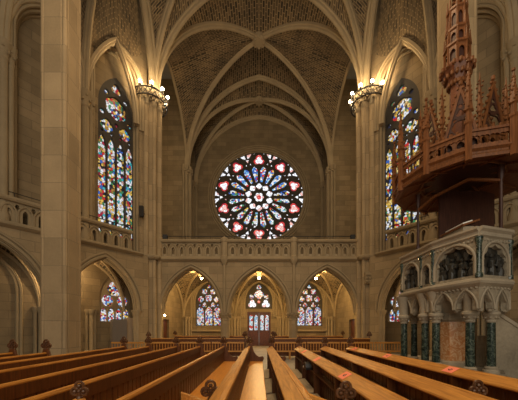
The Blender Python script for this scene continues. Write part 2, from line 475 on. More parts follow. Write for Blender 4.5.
# ------------------------------------------------------------------ splayed side walls
def side(sx):
    s = 'left' if sx < 0 else 'right'
    F = DF(sx)
    # arcade wall with two wide arches
    root = MB().plate([wallpiece(-.3, 12.0, 0, 6.0, [(2.2, 1.82, 2.65, 2.75), (6.6, 1.78, 2.65, 2.75), (10.4, 1.2, 2.65, 2.75)])], .42, F, 0, 0).build('wall_'+s, 'ashlar', kind='structure', smooth=False)
    for cx in (2.2, 6.6):
        for a, r, w, rad in ((1.90, 2.86, -.03, .09), (2.08, 3.02, -.05, .06), (1.82, 2.74, .16, .06), (1.82, 2.74, .34, .06)):
            MB().tube(to3(F, arch(cx, 2.65, a, r, 14), w), rad).build('arch_moulding', 'mould', root)
    # jamb colonnettes with capitals
    for cx in (2.2, 6.6):
        for q in (-1, 1):
            for du, w in ((1.86, .02), (1.83, .2), (1.86, .36)):
                p = dpt(sx, cx+q*du, w, 0)
                MB().lathe([(.16, 0), (.16, .25), (.11, .3), (.095, .36), (.095, 2.4)], p, 10).build('colonnette', 'mould', root)
                MB().lathe([(.10, 2.36), (.12, 2.40), (.11, 2.46), (.19, 2.62), (.19, 2.70), (.1, 2.72)], p, 10).build('capital', 'mould', root)
    # string course under the balustrade
    pr = [(-.02, 5.88), (.10, 5.92), (.22, 6.0), (.22, 6.06), (.12, 6.10), (-.02, 6.12)]
    MB().loft([[to3(F, [(u, z)], -a)[0] for a, z in pr] for u in (.1, 11.5)]).build('string_course', 'mould', root)
    # upper wall: front skin with three tall arched recesses
    F2 = DF(sx, .28)
    up = MB()
    up.plate([wallpiece(-.4, 12.0, 6.0, 21.5, [(1.36, 1.28, 16.05, 1.36), (4.75, 1.15, 14.8, 1.8), (7.9, 1.15, 14.8, 1.8)])], .45, F2)
    up.build('upper_wall', 'ashlar', root, smooth=False)
    for cx, a, zs, r in ((1.36, 1.28, 16.05, 1.36), (4.75, 1.15, 14.8, 1.8), (7.9, 1.15, 14.8, 1.8)):
        for da, w, rad in ((.17, -.06, .10), (.03, -.02, .07), (-.03, .2, .10), (-.10, .42, .09)):
            MB().tube(to3(F2, [(cx-a-da, 13.5)]+arch(cx, zs, a+da, r+da*1.1, 16)+[(cx+a+da, 13.5)], w), rad).build('arch_moulding', 'mould', root)
        for q in (-1, 1):
            for da, w, rad in ((-.02, .2, .10), (-.09, .42, .085)):
                MB().tube(to3(F2, [(cx+q*(a+da), 6.1), (cx+q*(a+da), 13.5)], w), rad, 8).build('jamb_shaft', 'mould', root)
    # wall shafts with carved capitals
    for u in (3.12, 6.32, 9.5):
        for du, w, r in ((0, -.14, .17), (-.27, -.05, .12), (.27, -.05, .12)):
            p = to3(F2, [(u+du, 0)], w)[0]
            MB().lathe([(r*1.5, 6.1), (r*1.5, 6.4), (r, 6.6), (r, 13.0)], p, 10).build('wall_shaft', 'mould', root)
            cb = MB().lathe([(r, 12.9), (r*1.25, 12.98), (r*1.1, 13.08), (r*1.7, 13.5), (r*1.9, 13.6), (r*1.9, 13.72), (r, 13.75)], p, 10)
            for j in range(8):
                cb.sphere((p.x+r*1.4*math.cos(j*PI/4), p.y+r*1.4*math.sin(j*PI/4), 13.25+.2*(j % 2)), .08, 6)
            cb.build('capital', 'mould', root)
    # back of the recesses
    F3 = DF(sx, .74)
    win = [lancet(1.22, 1.02, 6.9, 14.2, 1.9, 10)]
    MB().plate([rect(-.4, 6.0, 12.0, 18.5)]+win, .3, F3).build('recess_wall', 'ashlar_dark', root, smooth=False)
    # passage floor behind the parapet and aisle wall behind the arcade
    MB().add([to3(F, [(u, 6.0)], w_)[0] for u, w_ in ((-.3, .4), (12, .4), (12, 3.2), (-.3, 3.2))], [(0, 1, 2, 3)]).build('gallery_slab', 'plaster', root)
    F4 = DF(sx, 2.4)
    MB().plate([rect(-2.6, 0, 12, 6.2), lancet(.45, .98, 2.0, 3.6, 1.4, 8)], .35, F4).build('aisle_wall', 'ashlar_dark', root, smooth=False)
    for cx in (6.2, 8.6):
        for da, w in ((0, -.05), (-.14, -.02)):
            MB().tube(to3(F4, [(cx-1-da, 0.2), (cx-1-da, 3.4)]+arch(cx, 3.4, 1.0+da, 1.7, 10)+[(cx+1+da, .2)], w), .08).build('blind_arch', 'mould', root)
    for u in (1.95, 4.4, 7.4, 9.8):
        for du, w, r in ((0, -.14, .12), (-.22, -.06, .09), (.22, -.06, .09)):
            p = to3(F4, [(u+du, 0)], w)[0]
            MB().lathe([(.16, 0), (.16, .3), (r, .36), (r, 2.45)], p, 10).build('wall_shaft', 'mould', root)
            MB().lathe([(r, 2.4), (r*1.2, 2.46), (r*1.7, 2.65), (r*1.7, 2.75), (r, 2.76)], p, 10).build('capital', 'mould', root)
    # aisle vault bays behind the arches
    for a, b in ((-.1, 4.4), (4.4, 8.7)):
        cs = [dpt(sx, a, .5, 2.7), dpt(sx, b, .5, 2.7), dpt(sx, b, 2.4, 2.7), dpt(sx, a, 2.4, 2.7)]
        md = lambda p, q, z: Vector(((p.x+q.x)/2, (p.y+q.y)/2, z))
        vault('ceiling', cs, [md(cs[0], cs[1], 5.7), md(cs[1], cs[2], 5.3), md(cs[2], cs[3], 5.7), md(cs[3], cs[0], 5.3)],
              md(cs[0], cs[2], 5.85), .4, {2: .35}, (0, .9, 0, .9), boss=.15)
    return root
wl = side(-1); wr = side(1)

def balustrade(F, u0, u1, n, label, group, mat='mould'):
    t = thing('stone_balustrade', label, 'balustrade', to3(F, [((u0+u1)/2, 6.05)])[0], group)
    outl = [rect(u0, 6.12, u1, 7.06)]; wdt = (u1-u0)/n
    for i in range(n):
        cx = u0+wdt*(i+.5)
        outl.append(lancet(cx, wdt*.17, 6.20, 6.60, .17, 4))
        outl.append(foil(cx-wdt*.5+.001, 6.82, .075, .075, 3, PI/2, 18) if i else circ(cx, 6.93, .04, 10))
    MB().plate(outl, .16, F, 0, .02).build('pierced_panel', mat, t, smooth=False)
    mb = MB()
    for i in range(n):
        cx = u0+wdt*(i+.5)
        mb.tube(to3(F, [(cx-wdt*.46, 6.15), (cx-wdt*.46, 6.56)]+arch(cx, 6.56, wdt*.46, .38, 6)+[(cx+wdt*.46, 6.15)], -.01), .04, 5)
    mb.build('blind_arcading', mat, t)
    pr = [(-.1, 7.04), (.10, 7.04), (.16, 7.12), (.16, 7.20), (.10, 7.24), (-.28, 7.24), (-.28, 7.04)]
    MB().loft([[to3(F, [(u, z)], -a)[0] for a, z in pr] for u in (u0, u1)]).build('top_rail', mat, t, smooth=False)
    pr = [(-.2, 5.98), (.06, 5.98), (.14, 6.04), (.10, 6.16), (-.2, 6.16)]
    MB().loft([[to3(F, [(u, z)], -a)[0] for a, z in pr] for u in (u0, u1)]).build('base_course', mat, t, smooth=False)
    return t
balustrade(DF(-1), .75, 11.0, 18, 'pierced stone gallery balustrade on the splayed wall below the tall red and blue window', 'gallery balustrades')
balustrade(DF(1), .75, 11.0, 18, 'pierced stone gallery balustrade on the splayed wall behind the pulpit', 'gallery balustrades')

def iron_rail(F, u0, u1, w, label):
    t = thing('handrail', label, 'handrail', to3(F, [((u0+u1)/2, 7.3)], w)[0])
    MB().tube(to3(F, [(u0, 7.48), (u1, 7.48)], w), .022, 6).build('bar', 'iron', t)
    n = max(2, int((u1-u0)/1.5))
    for i in range(n+1):
        u = u0+(u1-u0)*i/n
        MB().tube(to3(F, [(u, 7.2), (u, 7.48)], w), .016, 6).build('upright', 'iron', t)
iron_rail(DF(-1), .9, 11, .12, 'thin iron handrail along the top of the balustrade below the tall red and blue window')
iron_rail(DF(1), .9, 11, .12, 'thin iron handrail along the top of the balustrade behind the pulpit')

# ------------------------------------------------------------------ stained glass windows
def window_obj(n, F, frame, holes, depth=.22, w=.05, mat='dark_stone', bevel=.03, label=None):
    """holes: list of (outline, glass material)"""
    root = struct_root('window_%d' % n, to3(F, [frame[0]], w)[0], label)
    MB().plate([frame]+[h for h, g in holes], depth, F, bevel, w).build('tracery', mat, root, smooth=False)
    for g in sorted(set(g for h, g in holes)):
        mb = MB()
        for h, gg in holes:
            if gg == g: mb.face(h, F, w+depth*.55)
        o = mb.build('stained_glass', g, root, smooth=False, merge=False)
    return root
def tall_window(n, sx, g, label):
    F = DF(sx, .74); cx, a = 1.22, 1.05; holes = []
    lw = 2*a/4
    for i in range(4):
        c = cx-a+lw*(i+.5); holes.append((lancet(c, lw*.41, 6.98, 11.75, .72, 6), g))
    for q in (-1, 1):
        holes.append((foil(cx+q*.525, 13.08, .16, .21, 4, 0, 32), g))
        holes.append((circ(cx+q*.80, 12.68, .065, 10), g)); holes.append((circ(cx+q*.255, 12.68, .065, 10), g))
        holes.append((circ(cx+q*.78, 13.75, .13, 14), g)); holes.append((circ(cx+q*.55, 14.98, .12, 14), g))
    holes.append((circ(cx, 13.35, .11, 14), g))
    holes.append((foil(cx, 14.3, .30, .33, 6, PI/2, 42), g))
    holes.append((foil(cx, 15.42, .13, .17, 3, PI/2, 27), g))
    r = window_obj(n, F, lancet(cx, a, 6.88, 14.2, 1.95, 10), holes, .24, .02, 'dark_stone', .025, label)
    mb = MB()
    for k in range(12): mb.tube(to3(F, [(cx-a, 7.3+.42*k), (cx+a, 7.3+.42*k)], .10), .012, 4)
    mb.build('saddle_bar', 'iron', r)
tall_window(2, -1, 'g_tall', 'tall four-light window of red, white and blue stained glass')
tall_window(3, 1, 'g_tall_gold', 'tall four-light window of gold and white stained glass')
def aisle_window(n, sx, label):
    F = DF(sx, 2.4); cx = .45; holes = []
    for i in range(4): holes.append((lancet(cx-.94+.47*(i+.5), .19, 2.08, 2.55, .35, 6), 'g_low'))
    holes.append((foil(cx-.47, 3.36, .16, .20, 6, 0, 36), 'g_low')); holes.append((foil(cx+.47, 3.36, .16, .20, 6, 0, 36), 'g_low'))
    holes.append((foil(cx, 4.12, .22, .25, 6, 0, 36), 'g_low'))
    window_obj(n, F, lancet(cx, 1.0, 2.0, 3.6, 1.42, 8), holes, .2, .05, 'mould', .02, label)
aisle_window(4, -1, 'low window of three traceried circles over four lights under the left arch')
aisle_window(5, 1, 'low window of three traceried circles behind the pulpit')

# ------------------------------------------------------------------ gallery front across the end
FB = FR((0, PY, 0), (1, 0, 0))            # u = X, w = +Y ... (1,0,0)x(0,0,1) = (0,-1,0)
FB = FR((0, PY, 0), (1, 0, 0), (0, 0, 1), (0, 1, 0))
gal = MB().plate([wallpiece(-6.9, 6.9, 2.55, 6.0, [(-4.3, 1.88, 2.6, 2.84), (0, 1.88, 2.6, 2.84), (4.3, 1.88, 2.6, 2.84)])], .75, FB).build('wall_back', 'ashlar', kind='structure', smooth=False)
for cx in (-4.3, 0, 4.3):
    for a, r, w, rad in ((1.96, 2.92, -.03, .085), (2.12, 3.08, -.04, .05), (1.88, 2.84, .2, .06), (1.88, 2.84, .52, .06)):
        MB().tube(to3(FB, arch(cx, 2.6, a, r, 14), w), rad).build('arch_moulding', 'mould', gal)
pr = [(-.02, 5.82), (.08, 5.86), (.2, 5.96), (.2, 6.02), (.1, 6.06), (-.02, 6.08)]
MB().loft([[to3(FB, [(u, z)], -a)[0] for a, z in pr] for u in (-6.3, 6.3)]).build('string_course', 'mould', gal)
MB().box((-9.4, 18.1, 6.1), (9.4, 29, 6.35)).build('gallery_slab', 'plaster', gal, smooth=False)
for u0, u1, n, lb in ((-6.25, -2.42, 7, 'pierced stone gallery balustrade section left of the central colonnettes'),
                  (-1.95, 1.98, 7, 'pierced stone gallery balustrade section directly below the rose window'),
                  (2.45, 6.25, 7, 'pierced stone gallery balustrade section right of the central colonnettes')):
    balustrade(FB, u0, u1, n, lb, 'gallery balustrades')
iron_rail(FB, -6.2, 6.2, .14, 'thin iron handrail along the gallery in front of the rose window')
for x, lb in ((-2.18, 'slender arcade column between the left arch and the doorway arch'), (2.2, 'slender arcade column between the doorway arch and the right arch')):
    t = thing('arcade_column', lb, 'column', (x, PY+.37, 0), 'arcade columns')
    MB().lathe([(.42, 0), (.42, .3), (.36, .42), (.30, .5)], (x, PY+.37, 0), 8, rot=PI/8).build('base', 'mould', t, smooth=False)
    MB().lathe([(.29, .48), (.29, 2.2)], (x, PY+.37, 0), 8, rot=PI/8).build('shaft', 'pier', t, smooth=False)
    mb = MB().lathe([(.29, 2.12), (.33, 2.18), (.30, 2.24), (.40, 2.45), (.46, 2.5), (.46, 2.6), (.38, 2.62)], (x, PY+.37, 0), 8, rot=PI/8)
    for j in range(12): mb.sphere((x+.38*math.cos(j*PI/6), PY+.37+.38*math.sin(j*PI/6), 2.34+.07*(j % 2)), .06, 6)
    mb.build('capital', 'mould', t)
    t2 = thing('balustrade_post', 'octagonal balustrade post on a colonnette, '+('left' if x < 0 else 'right')+' of the rose window', 'post', (x, PY, 6), 'balustrade posts')
    MB().lathe([(.09, 2.62), (.09, 5.72)], (x, PY-.06, 0), 10).build('colonnette', 'mould', t2)
    MB().lathe([(.09, 5.6), (.11, 5.66), (.26, 5.85), (.28, 5.98), (.24, 6.02)], (x, PY-.06, 0), 8).build('corbel', 'mould', t2)
    MB().lathe([(.24, 6.0), (.25, 6.12), (.21, 6.2), (.21, 7.0), (.25, 7.08), (.26, 7.24), (.20, 7.3), (.06, 7.40)], (x, PY-.04, 0), 8, rot=PI/8).build('shaft', 'mould', t2, smooth=False)

# ------------------------------------------------------------------ lower bays under the gallery
lowb = [(-6.9, -2.18), (-2.18, 2.2), (2.2, 6.9)]
for i, (x0, x1) in enumerate(lowb):
    c = [Vector((x0, 18.5, 2.65)), Vector((x1, 18.5, 2.65)), Vector((x1, 26, 2.65)), Vector((x0, 26, 2.65))]
    xm = (x0+x1)/2
    vault('ceiling', c, [(xm, 18.5, 5.75), (x1, 22.2, 5.5), (xm, 26, 5.95), (x0, 22.2, 5.5)], (xm, 22.2, 6.05), .45, {1: .5, 2: .4, 3: .5}, boss=.18)
FL = FR((0, 26, 0), (1, 0, 0), (0, 0, 1), (0, 1, 0))
OPN = [lancet(-4.6, 1.18, 1.83, 4.0, 1.85, 9), lancet(4.6, 1.18, 1.83, 4.0, 1.85, 9), lancet(0, 1.2, 3.4, 4.1, 1.7, 9), rect(-1.06, .02, 1.06, 3.12)]
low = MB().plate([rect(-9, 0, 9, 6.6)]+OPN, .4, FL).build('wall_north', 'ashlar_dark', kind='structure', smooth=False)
for x in (-6.62, -2.18, 2.2, 6.62):
    for du, w, r in ((0, -.16, .13), (-.26, -.07, .10), (.26, -.07, .10), (-.46, -.03, .07), (.46, -.03, .07)):
        p = to3(FL, [(x+du, 0)], w)[0]
        MB().lathe([(r*1.6, 0), (r*1.6, .35), (r, .42), (r, 2.4)], p, 10).build('wall_shaft', 'mould', low)
        MB().lathe([(r, 2.34), (r*1.2, 2.40), (r*1.6, 2.58), (r*1.6, 2.68), (r, 2.70)], p, 10).build('capital', 'mould', low)
for cx, a, zs, rs in ((-4.6, 1.28, 4.0, 1.95), (4.6, 1.28, 4.0, 1.95), (0, 1.3, 4.1, 1.8)):
    for d in (0, .16, .32):
        MB().tube(to3(FL, [(cx-a-d, 2.6)]+arch(cx, zs, a+d, rs+d*.4, 12)+[(cx+a+d, 2.6)], -.02-.02*d), .07).build('arch_moulding', 'mould', low)
for u0, u1 in ((-6.1, -2.75), (2.75, 6.1)):
    MB().box((u0, 25.8, 1.35), (u1, 26, 1.5)).build('sill_course', 'mould', low, smooth=False)
for sx, s in ((-1, 'west'), (1, 'east')):
    op = [rect(20.7, .02, 22.0, 2.3)]
    FS = FR((sx*6.95, 0, 0), (0, 1, 0), (0, 0, 1), (sx, 0, 0))
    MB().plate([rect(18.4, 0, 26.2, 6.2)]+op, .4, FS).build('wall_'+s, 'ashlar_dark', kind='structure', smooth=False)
    d = struct_root('door_%d' % (2 if sx < 0 else 3), (sx*7.15, 21.35, 0), 'dark side door under the gallery')
    MB().box((sx*7.15-.04, 20.7, .02), (sx*7.15+.04, 22.0, 2.3)).build('door_leaf', 'door', d, smooth=False)
    MB().sphere((sx*7.06, 20.85, 1.1), .05, 8).build('door_handle', 'iron', d)
def low_window(n, cx, label):
    a = 1.15; H = []; lw = 2*a/3
    for i in range(3): H.append((lancet(cx-a+lw*(i+.5), lw*.42, 1.9, 3.1, .5, 6), 'g_low'))
    for i in range(2): H.append((foil(cx-a+lw*(i+1), 3.75, .1, .13, 3, PI/2, 24), 'g_low'))
    for i in (-1, 1): H.append((foil(cx+i*.72, 4.28, .13, .15, 4, 0, 28), 'g_low'))
    H.append((foil(cx, 4.38, .15, .19, 4, PI/4, 32), 'g_low'))
    for i in (-1, 1): H.append((foil(cx+i*.38, 4.98, .12, .15, 4, PI/4, 28), 'g_low'))
    H.append((foil(cx, 5.42, .07, .10, 3, PI/2, 24), 'g_low'))
    H.append((circ(cx-.83, 3.75, .08, 10), 'g_low')); H.append((circ(cx+.83, 3.75, .08, 10), 'g_low'))
    window_obj(n, FL, lancet(cx, 1.19, 1.82, 4.0, 1.87, 9), H, .2, .05, 'dark_stone', .018, label)
low_window(6, -4.6, 'three-light stained window under the arch left of the entrance doors')
low_window(7, 4.6, 'three-light stained window under the arch right of the entrance doors')
H = [(foil(0, 4.72, .2, .23, 4, 0, 36), 'g_low'), (foil(-.62, 3.85, .19, .2, 3, PI/2, 30), 'g_white'), (foil(.62, 3.85, .19, .2, 3, PI/2, 30), 'g_white'),
     (circ(0, 4.05, .14, 16), 'g_red'), (foil(-.68, 4.5, .1, .12, 3, 0, 24), 'g_low'), (foil(.68, 4.5, .1, .12, 3, PI, 24), 'g_low'), (foil(0, 5.38, .1, .13, 3, PI/2, 24), 'g_low')]
window_obj(8, FL, lancet(0, 1.21, 3.38, 4.1, 1.72, 9), H, .2, .05, 'dark_stone', .018, 'traceried fanlight over the entrance doors')
d = struct_root('door_1', (0, 26.1, 0), 'dark double entrance doors with leaded glass lights')
MB().plate([rect(-1.06, 0, 1.06, 3.12), rect(-.98, .02, .98, 3.04)], .3, FL, 0, .02).build('door_frame', 'door', d, smooth=False)
for q in (-1, 1):
    hs = [lancet(q*.5+s_*.22, .15, 1.45, 2.68, .16, 5) for s_ in (-1, 1)]
    lf = MB().plate([rect(min(q*.02, q*.97), .03, max(q*.02, q*.97), 3.03)]+hs, .08, FL, 0, .1).build('door_leaf', 'door', d, smooth=False)
    mb = MB()
    for h in hs: mb.face(h, FL, .14)
    mb.build('door_glass', 'g_door', lf, smooth=False)
    mb = MB()
    for s_ in (-1, 1): mb.box((q*.5+s_*.23-.17, 26.07, .2), (q*.5+s_*.23+.17, 26.1, 1.2))
    mb.build('door_panel', 'door', lf, smooth=False)
    MB().tube([(q*.08, 26.09, 1.2), (q*.08, 26.03, 1.22), (q*.08, 26.03, 1.4), (q*.08, 26.09, 1.42)], .018).build('door_handle', 'iron', lf)

# ------------------------------------------------------------------ upper gallery: side walls, rose wall
for sx, s in ((-1, 'gallery_west'), (1, 'gallery_east')):
    FS = FR((sx*9.4, 0, 0), (0, 1, 0), (0, 0, 1), (sx, 0, 0))
    g = MB().plate([rect(18.2, 6.1, 29.5, 24.6)], .3, FS).build('wall_'+s, 'ashlar', kind='structure', smooth=False)
    MB().box((min(sx*6.5, sx*9.4), 26.15, 6.1), (max(sx*6.5, sx*9.4), 26.6, 24.5)).build('end_wall', 'ashlar', g, smooth=False)
    MB().box((min(sx*6.9, sx*7.2), 26.5, 6.1), (max(sx*6.9, sx*7.2), 29.4, 24.5)).build('return_wall', 'ashlar_dark', g, smooth=False)
    # shafts at the inner corners
    for y, xo in ((26.0, 6.55), (28.7, 6.6)):
        for dx, dy, r in ((0, 0, .20), (-.30*sx*0-sx*.0, -.36, .13), (-sx*.24, .30, .12), (sx*.2, -.55, .10), (-sx*.28, -.12, .09)):
            x = sx*xo+dx
            MB().lathe([(r*1.5, 6.35), (r*1.5, 6.9), (r, 7.1), (r, 15.6)], (x, y+dy, 0), 10).build('wall_shaft', 'mould', g)
            mb = MB().lathe([(r, 15.4), (r*1.25, 15.5), (r*1.1, 15.6), (r*1.7, 16.0), (r*1.9, 16.1), (r*1.9, 16.24), (r, 16.26)], (x, y+dy, 0), 10)
            for j in range(8): mb.sphere((x+r*1.4*math.cos(j*PI/4), y+dy+r*1.4*math.sin(j*PI/4), 15.75+.16*(j % 2)), .09, 6)
            mb.build('capital', 'mould', g)
FRS = FR((0, 29, 0), (1, 0, 0), (0, 0, 1), (0, 1, 0))
RC, RR = 15.05, 4.60
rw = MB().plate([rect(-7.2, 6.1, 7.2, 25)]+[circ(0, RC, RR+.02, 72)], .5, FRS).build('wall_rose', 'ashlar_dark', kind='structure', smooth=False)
for dr, w, rad in ((.10, -.04, .10), (.32, -.03, .07), (.55, -.02, .06), (.0, .14, .09)):
    MB().tube(to3(FRS, circ(0, RC, RR+dr, 72), w), rad, 6, True).build('rose_moulding', 'mould', rw)
H = [(foil(0, RC, .30, .20, 6, 0, 48), 'g_white')]
for i in range(10):
    al = PI/2+2*PI*i/10; ca, sa = math.cos(al), math.sin(al)
    H.append((foil(1.12*ca, RC+1.12*sa, .14, .19, 4, al, 32), 'g_white'))
    H.append((foil(3.78*ca, RC+3.78*sa, .27, .32, 3, al, 40), 'g_outer'))
    be = al+PI/10; cb, sb = math.cos(be), math.sin(be)
    def pol(r, t): return (r*math.cos(t), RC+r*math.sin(t))
    # white pieces round the rim between the circles
    for q in (-1, 1):
        H.append(([pol(4.52, be+q*.15), pol(4.52, be+q*.03), pol(4.06, be+q*.02), pol(4.12, be+q*.075)], 'g_white'))
    H.append(([pol(3.98, be-.05), pol(4.02, be), pol(3.98, be+.05), pol(3.62, be)], 'g_white'))
    for q in (-1, 1):
        H.append(([pol(4.52, al+q*.135), pol(4.52, al+q*.07), pol(4.38, al+q*.115)], 'g_white'))
        H.append(([pol(3.38, be+q*.04), pol(3.60, be+q*.06), pol(3.34, be+q*.10)], 'g_white'))
for i in range(20):
    al = PI/2+2*PI*(i+.5)/20; pts = []
    for r, hw in ((1.54, .11), (2.0, .175), (2.5, .25), (2.78, .29), (2.97, .23), (3.12, .10), (3.2, 0)):
        pts.append((r, hw))
    full = [(r, -h) for r, h in pts]+[(r, h) for r, h in pts[-2::-1]]
    H.append(([(r*math.cos(al)-h*math.sin(al), RC+r*math.sin(al)+h*math.cos(al)) for r, h in full], 'g_petal_top' if math.sin(al) > .45 else 'g_petal'))
M['g_outer'] = M['g_red']
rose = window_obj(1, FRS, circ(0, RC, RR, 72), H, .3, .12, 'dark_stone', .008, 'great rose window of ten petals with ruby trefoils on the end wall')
mb = MB()
for i in range(10):
    al = PI/2+2*PI*i/10; mb.face(foil(3.78*math.cos(al), RC+3.78*math.sin(al), .18, .21, 3, al, 30), FRS, .12+.3*.55-.03)
mb.build('trefoil_glass', 'g_white', rose, smooth=False)
mb = MB()
mb.face(foil(0, RC, .13, .11, 5, PI/2, 30), FRS, .12+.3*.55-.03).build('centre_glass', 'g_red', rose, smooth=False)

# high vaults
b = ZC
A0 = [Vector((-6.6, 18, b)), Vector((6.6, 18, b)), Vector((6.6, 26, b)), Vector((-6.6, 26, b))]
vA = vault('ceiling', A0, [(0, 18, ZA+.1), (6.9, 22, 21.8), (0, 26, ZA+.6), (-6.9, 22, 21.8)], (0, 22, 24.0), .95, {0: 1.1, 1: .5, 2: 1.1, 3: .5}, boss=.5)
B0 = [Vector((-6.5, 26, b)), Vector((6.5, 26, b)), Vector((6.5, 29, b)), Vector((-6.5, 29, b))]
vB = vault('ceiling', B0, [(0, 26, 24.6), (6.6, 27.6, 21.8), (0, 29, 23.1), (-6.6, 27.6, 21.8)], (0, 27.6, 23.75), .75, {2: .9}, (0, 2.5, 0, 2.5), boss=.4)
C0 = [Vector((-6.9, 10.4, b)), Vector((6.9, 10.4, b)), Vector((6.6, 17.8, b)), Vector((-6.6, 17.8, b))]
vC = vault('ceiling', C0, [(0, 10.4, ZA+1), (6.9, 14.1, ZA), (0, 17.8, ZA+.1), (-6.9, 14.1, ZA)], (0, 14.1, 25.2), .95, {1: 1.4, 3: 1.4}, boss=.5)
for sx in (-1, 1):
    v = Vault()
    K = Vector((sx*6.9, 14.1, ZA)); P1 = Vector((sx*7.1, 17.4, ZC)); P0 = Vector((sx*7.2, 10.6, ZC))
    Wa = dpt(sx, 3.12, .2, 13.7); Wb = dpt(sx, 6.32, .2, 13.7)
    W0 = dpt(sx, .0, .2, 13.7)
    def mid(p, q, z): return Vector(((p.x+q.x)/2, (p.y+q.y)/2, z))
    m1 = mid(W0, Wa, 17.7); m2 = mid(Wa, Wb, 17.7); m3 = mid(Wb, P0, 21.0)
    v.cell(P1, m1, K); v.cell(Wa, m1, K); v.cell(Wa, m2, K); v.cell(Wb, m2, K); v.cell(Wb, m3, K); v.cell(P0, m3, K)
    root = v.build_v('ceiling')
    rib(halfcurve(Wa, K, 0), .85, root); rib(halfcurve(Wb, K, 0), .85, root)
    Wp = dpt(sx, .3, .2, 13.7)
    a = halfcurve(Wp, m1, 0); bb = halfcurve(Wa, m1, 0); rib(a+bb[-2::-1], .7, root, 'arch_rib')
    a = halfcurve(Wa, m2, 0); bb = halfcurve(Wb, m2, 0); rib(a+bb[-2::-1], .7, root, 'arch_rib')
# plain roof over the rest
MB().box((-15, -2, 26.2), (15, 30, 26.5)).build('ceiling', 'plaster', kind='structure', smooth=False)
for sx, s in ((-1, 'nave_west'), (1, 'nave_east')):
    MB().box((min(sx*13.9, sx*14.3), -6, 0), (max(sx*13.9, sx*14.3), 8.0, 25.5)).build('wall_'+s, 'ashlar', kind='structure', smooth=False)

# ------------------------------------------------------------------ crossing piers
def pier_far(sx, label):
    x, y = sx*PX, PY
    t = thing('crossing_pier', label, 'pier', (x, y, 0), 'far crossing piers')
    core = [(.36, .52), (.52, .36), (.52, -.36), (.36, -.52), (-.36, -.52), (-.52, -.36), (-.52, .36), (-.36, .52)]
    T = Matrix.Translation((x, y, 0))
    MB().prism([(a*1.25, c*1.25) for a, c in core], 0, .7, T).build('base', 'mould', t, smooth=False)
    MB().prism(core, .7, ZC, T).build('core', 'pier', t, smooth=False)
    sh = [(0, -.60, .17), (.60, 0, .17), (-.60, 0, .17), (0, .6, .17), (.44, -.44, .13), (-.44, -.44, .13), (.44, .44, .13), (-.44, .44, .13)]
    for a, c, r in sh:
        MB().lathe([(r*1.4, .7), (r*1.4, .95), (r, 1.1), (r, 15.5)], (x+a, y+c, 0), 12).build('shaft', 'pier', t)
        mb = MB().lathe([(r, 15.2), (r*1.25, 15.3), (r*1.1, 15.4), (r*1.5, 15.9), (r*1.8, 16.1), (r*1.8, 16.3), (r, 16.32)], (x+a, y+c, 0), 12)
        for j in range(8): mb.sphere((x+a+r*1.35*math.cos(j*PI/4), y+c+r*1.35*math.sin(j*PI/4), 15.6+.22*(j % 2)), .1, 6)
        mb.build('capital', 'mould', t)
    ring = lambda k, z: [(x+a*k, y+c*k, z) for a, c in core]
    MB().loft([ring(1.34, 5.86), ring(1.5, 5.96), ring(1.52, 6.06), ring(1.34, 6.14)]).build('string_course', 'mould', t, smooth=False)
    return t
pier_far(-1, 'tall compound pier carrying a ring of lamps beside the red and blue window')
pier_far(1, 'tall compound pier carrying a ring of lamps beside the gold window')
def pier_near(sx, label):
    x, y = sx*NX, NY
    t = thing('crossing_pier', label, 'pier', (x, y, 0), 'near crossing piers')
    core = [(.285, .45), (.45, .285), (.45, -.285), (.285, -.45), (-.285, -.45), (-.45, -.285), (-.45, .285), (-.285, .45)]
    T = Matrix.Translation((x, y, 0))
    MB().prism([(a*1.2, c*1.2) for a, c in core], 0, .6, T).build('base', 'mould', t, smooth=False)
    MB().prism(core, .6, ZC+.2, T).build('core', 'pier', t, smooth=False)
    for a, c in ((.365, .365), (.365, -.365), (-.365, .365), (-.365, -.365)):
        MB().lathe([(.09, .6), (.09, ZC)], (x+a, y+c, 0), 12).build('corner_shaft', 'pier', t)
    ring = lambda k, z: [(x+a*k, y+c*k, z) for a, c in core]
    MB().loft([ring(1.02, 15.2), ring(1.1, 15.4), ring(1.3, 16.1), ring(1.3, 16.3), ring(1, 16.4)]).build('capital', 'mould', t, smooth=False)
pier_near(-1, 'massive plain pale pier rising from the pews, nearest on the side with no pulpit')
pier_near(1, 'massive plain pale pier standing behind the carved pulpit spire')

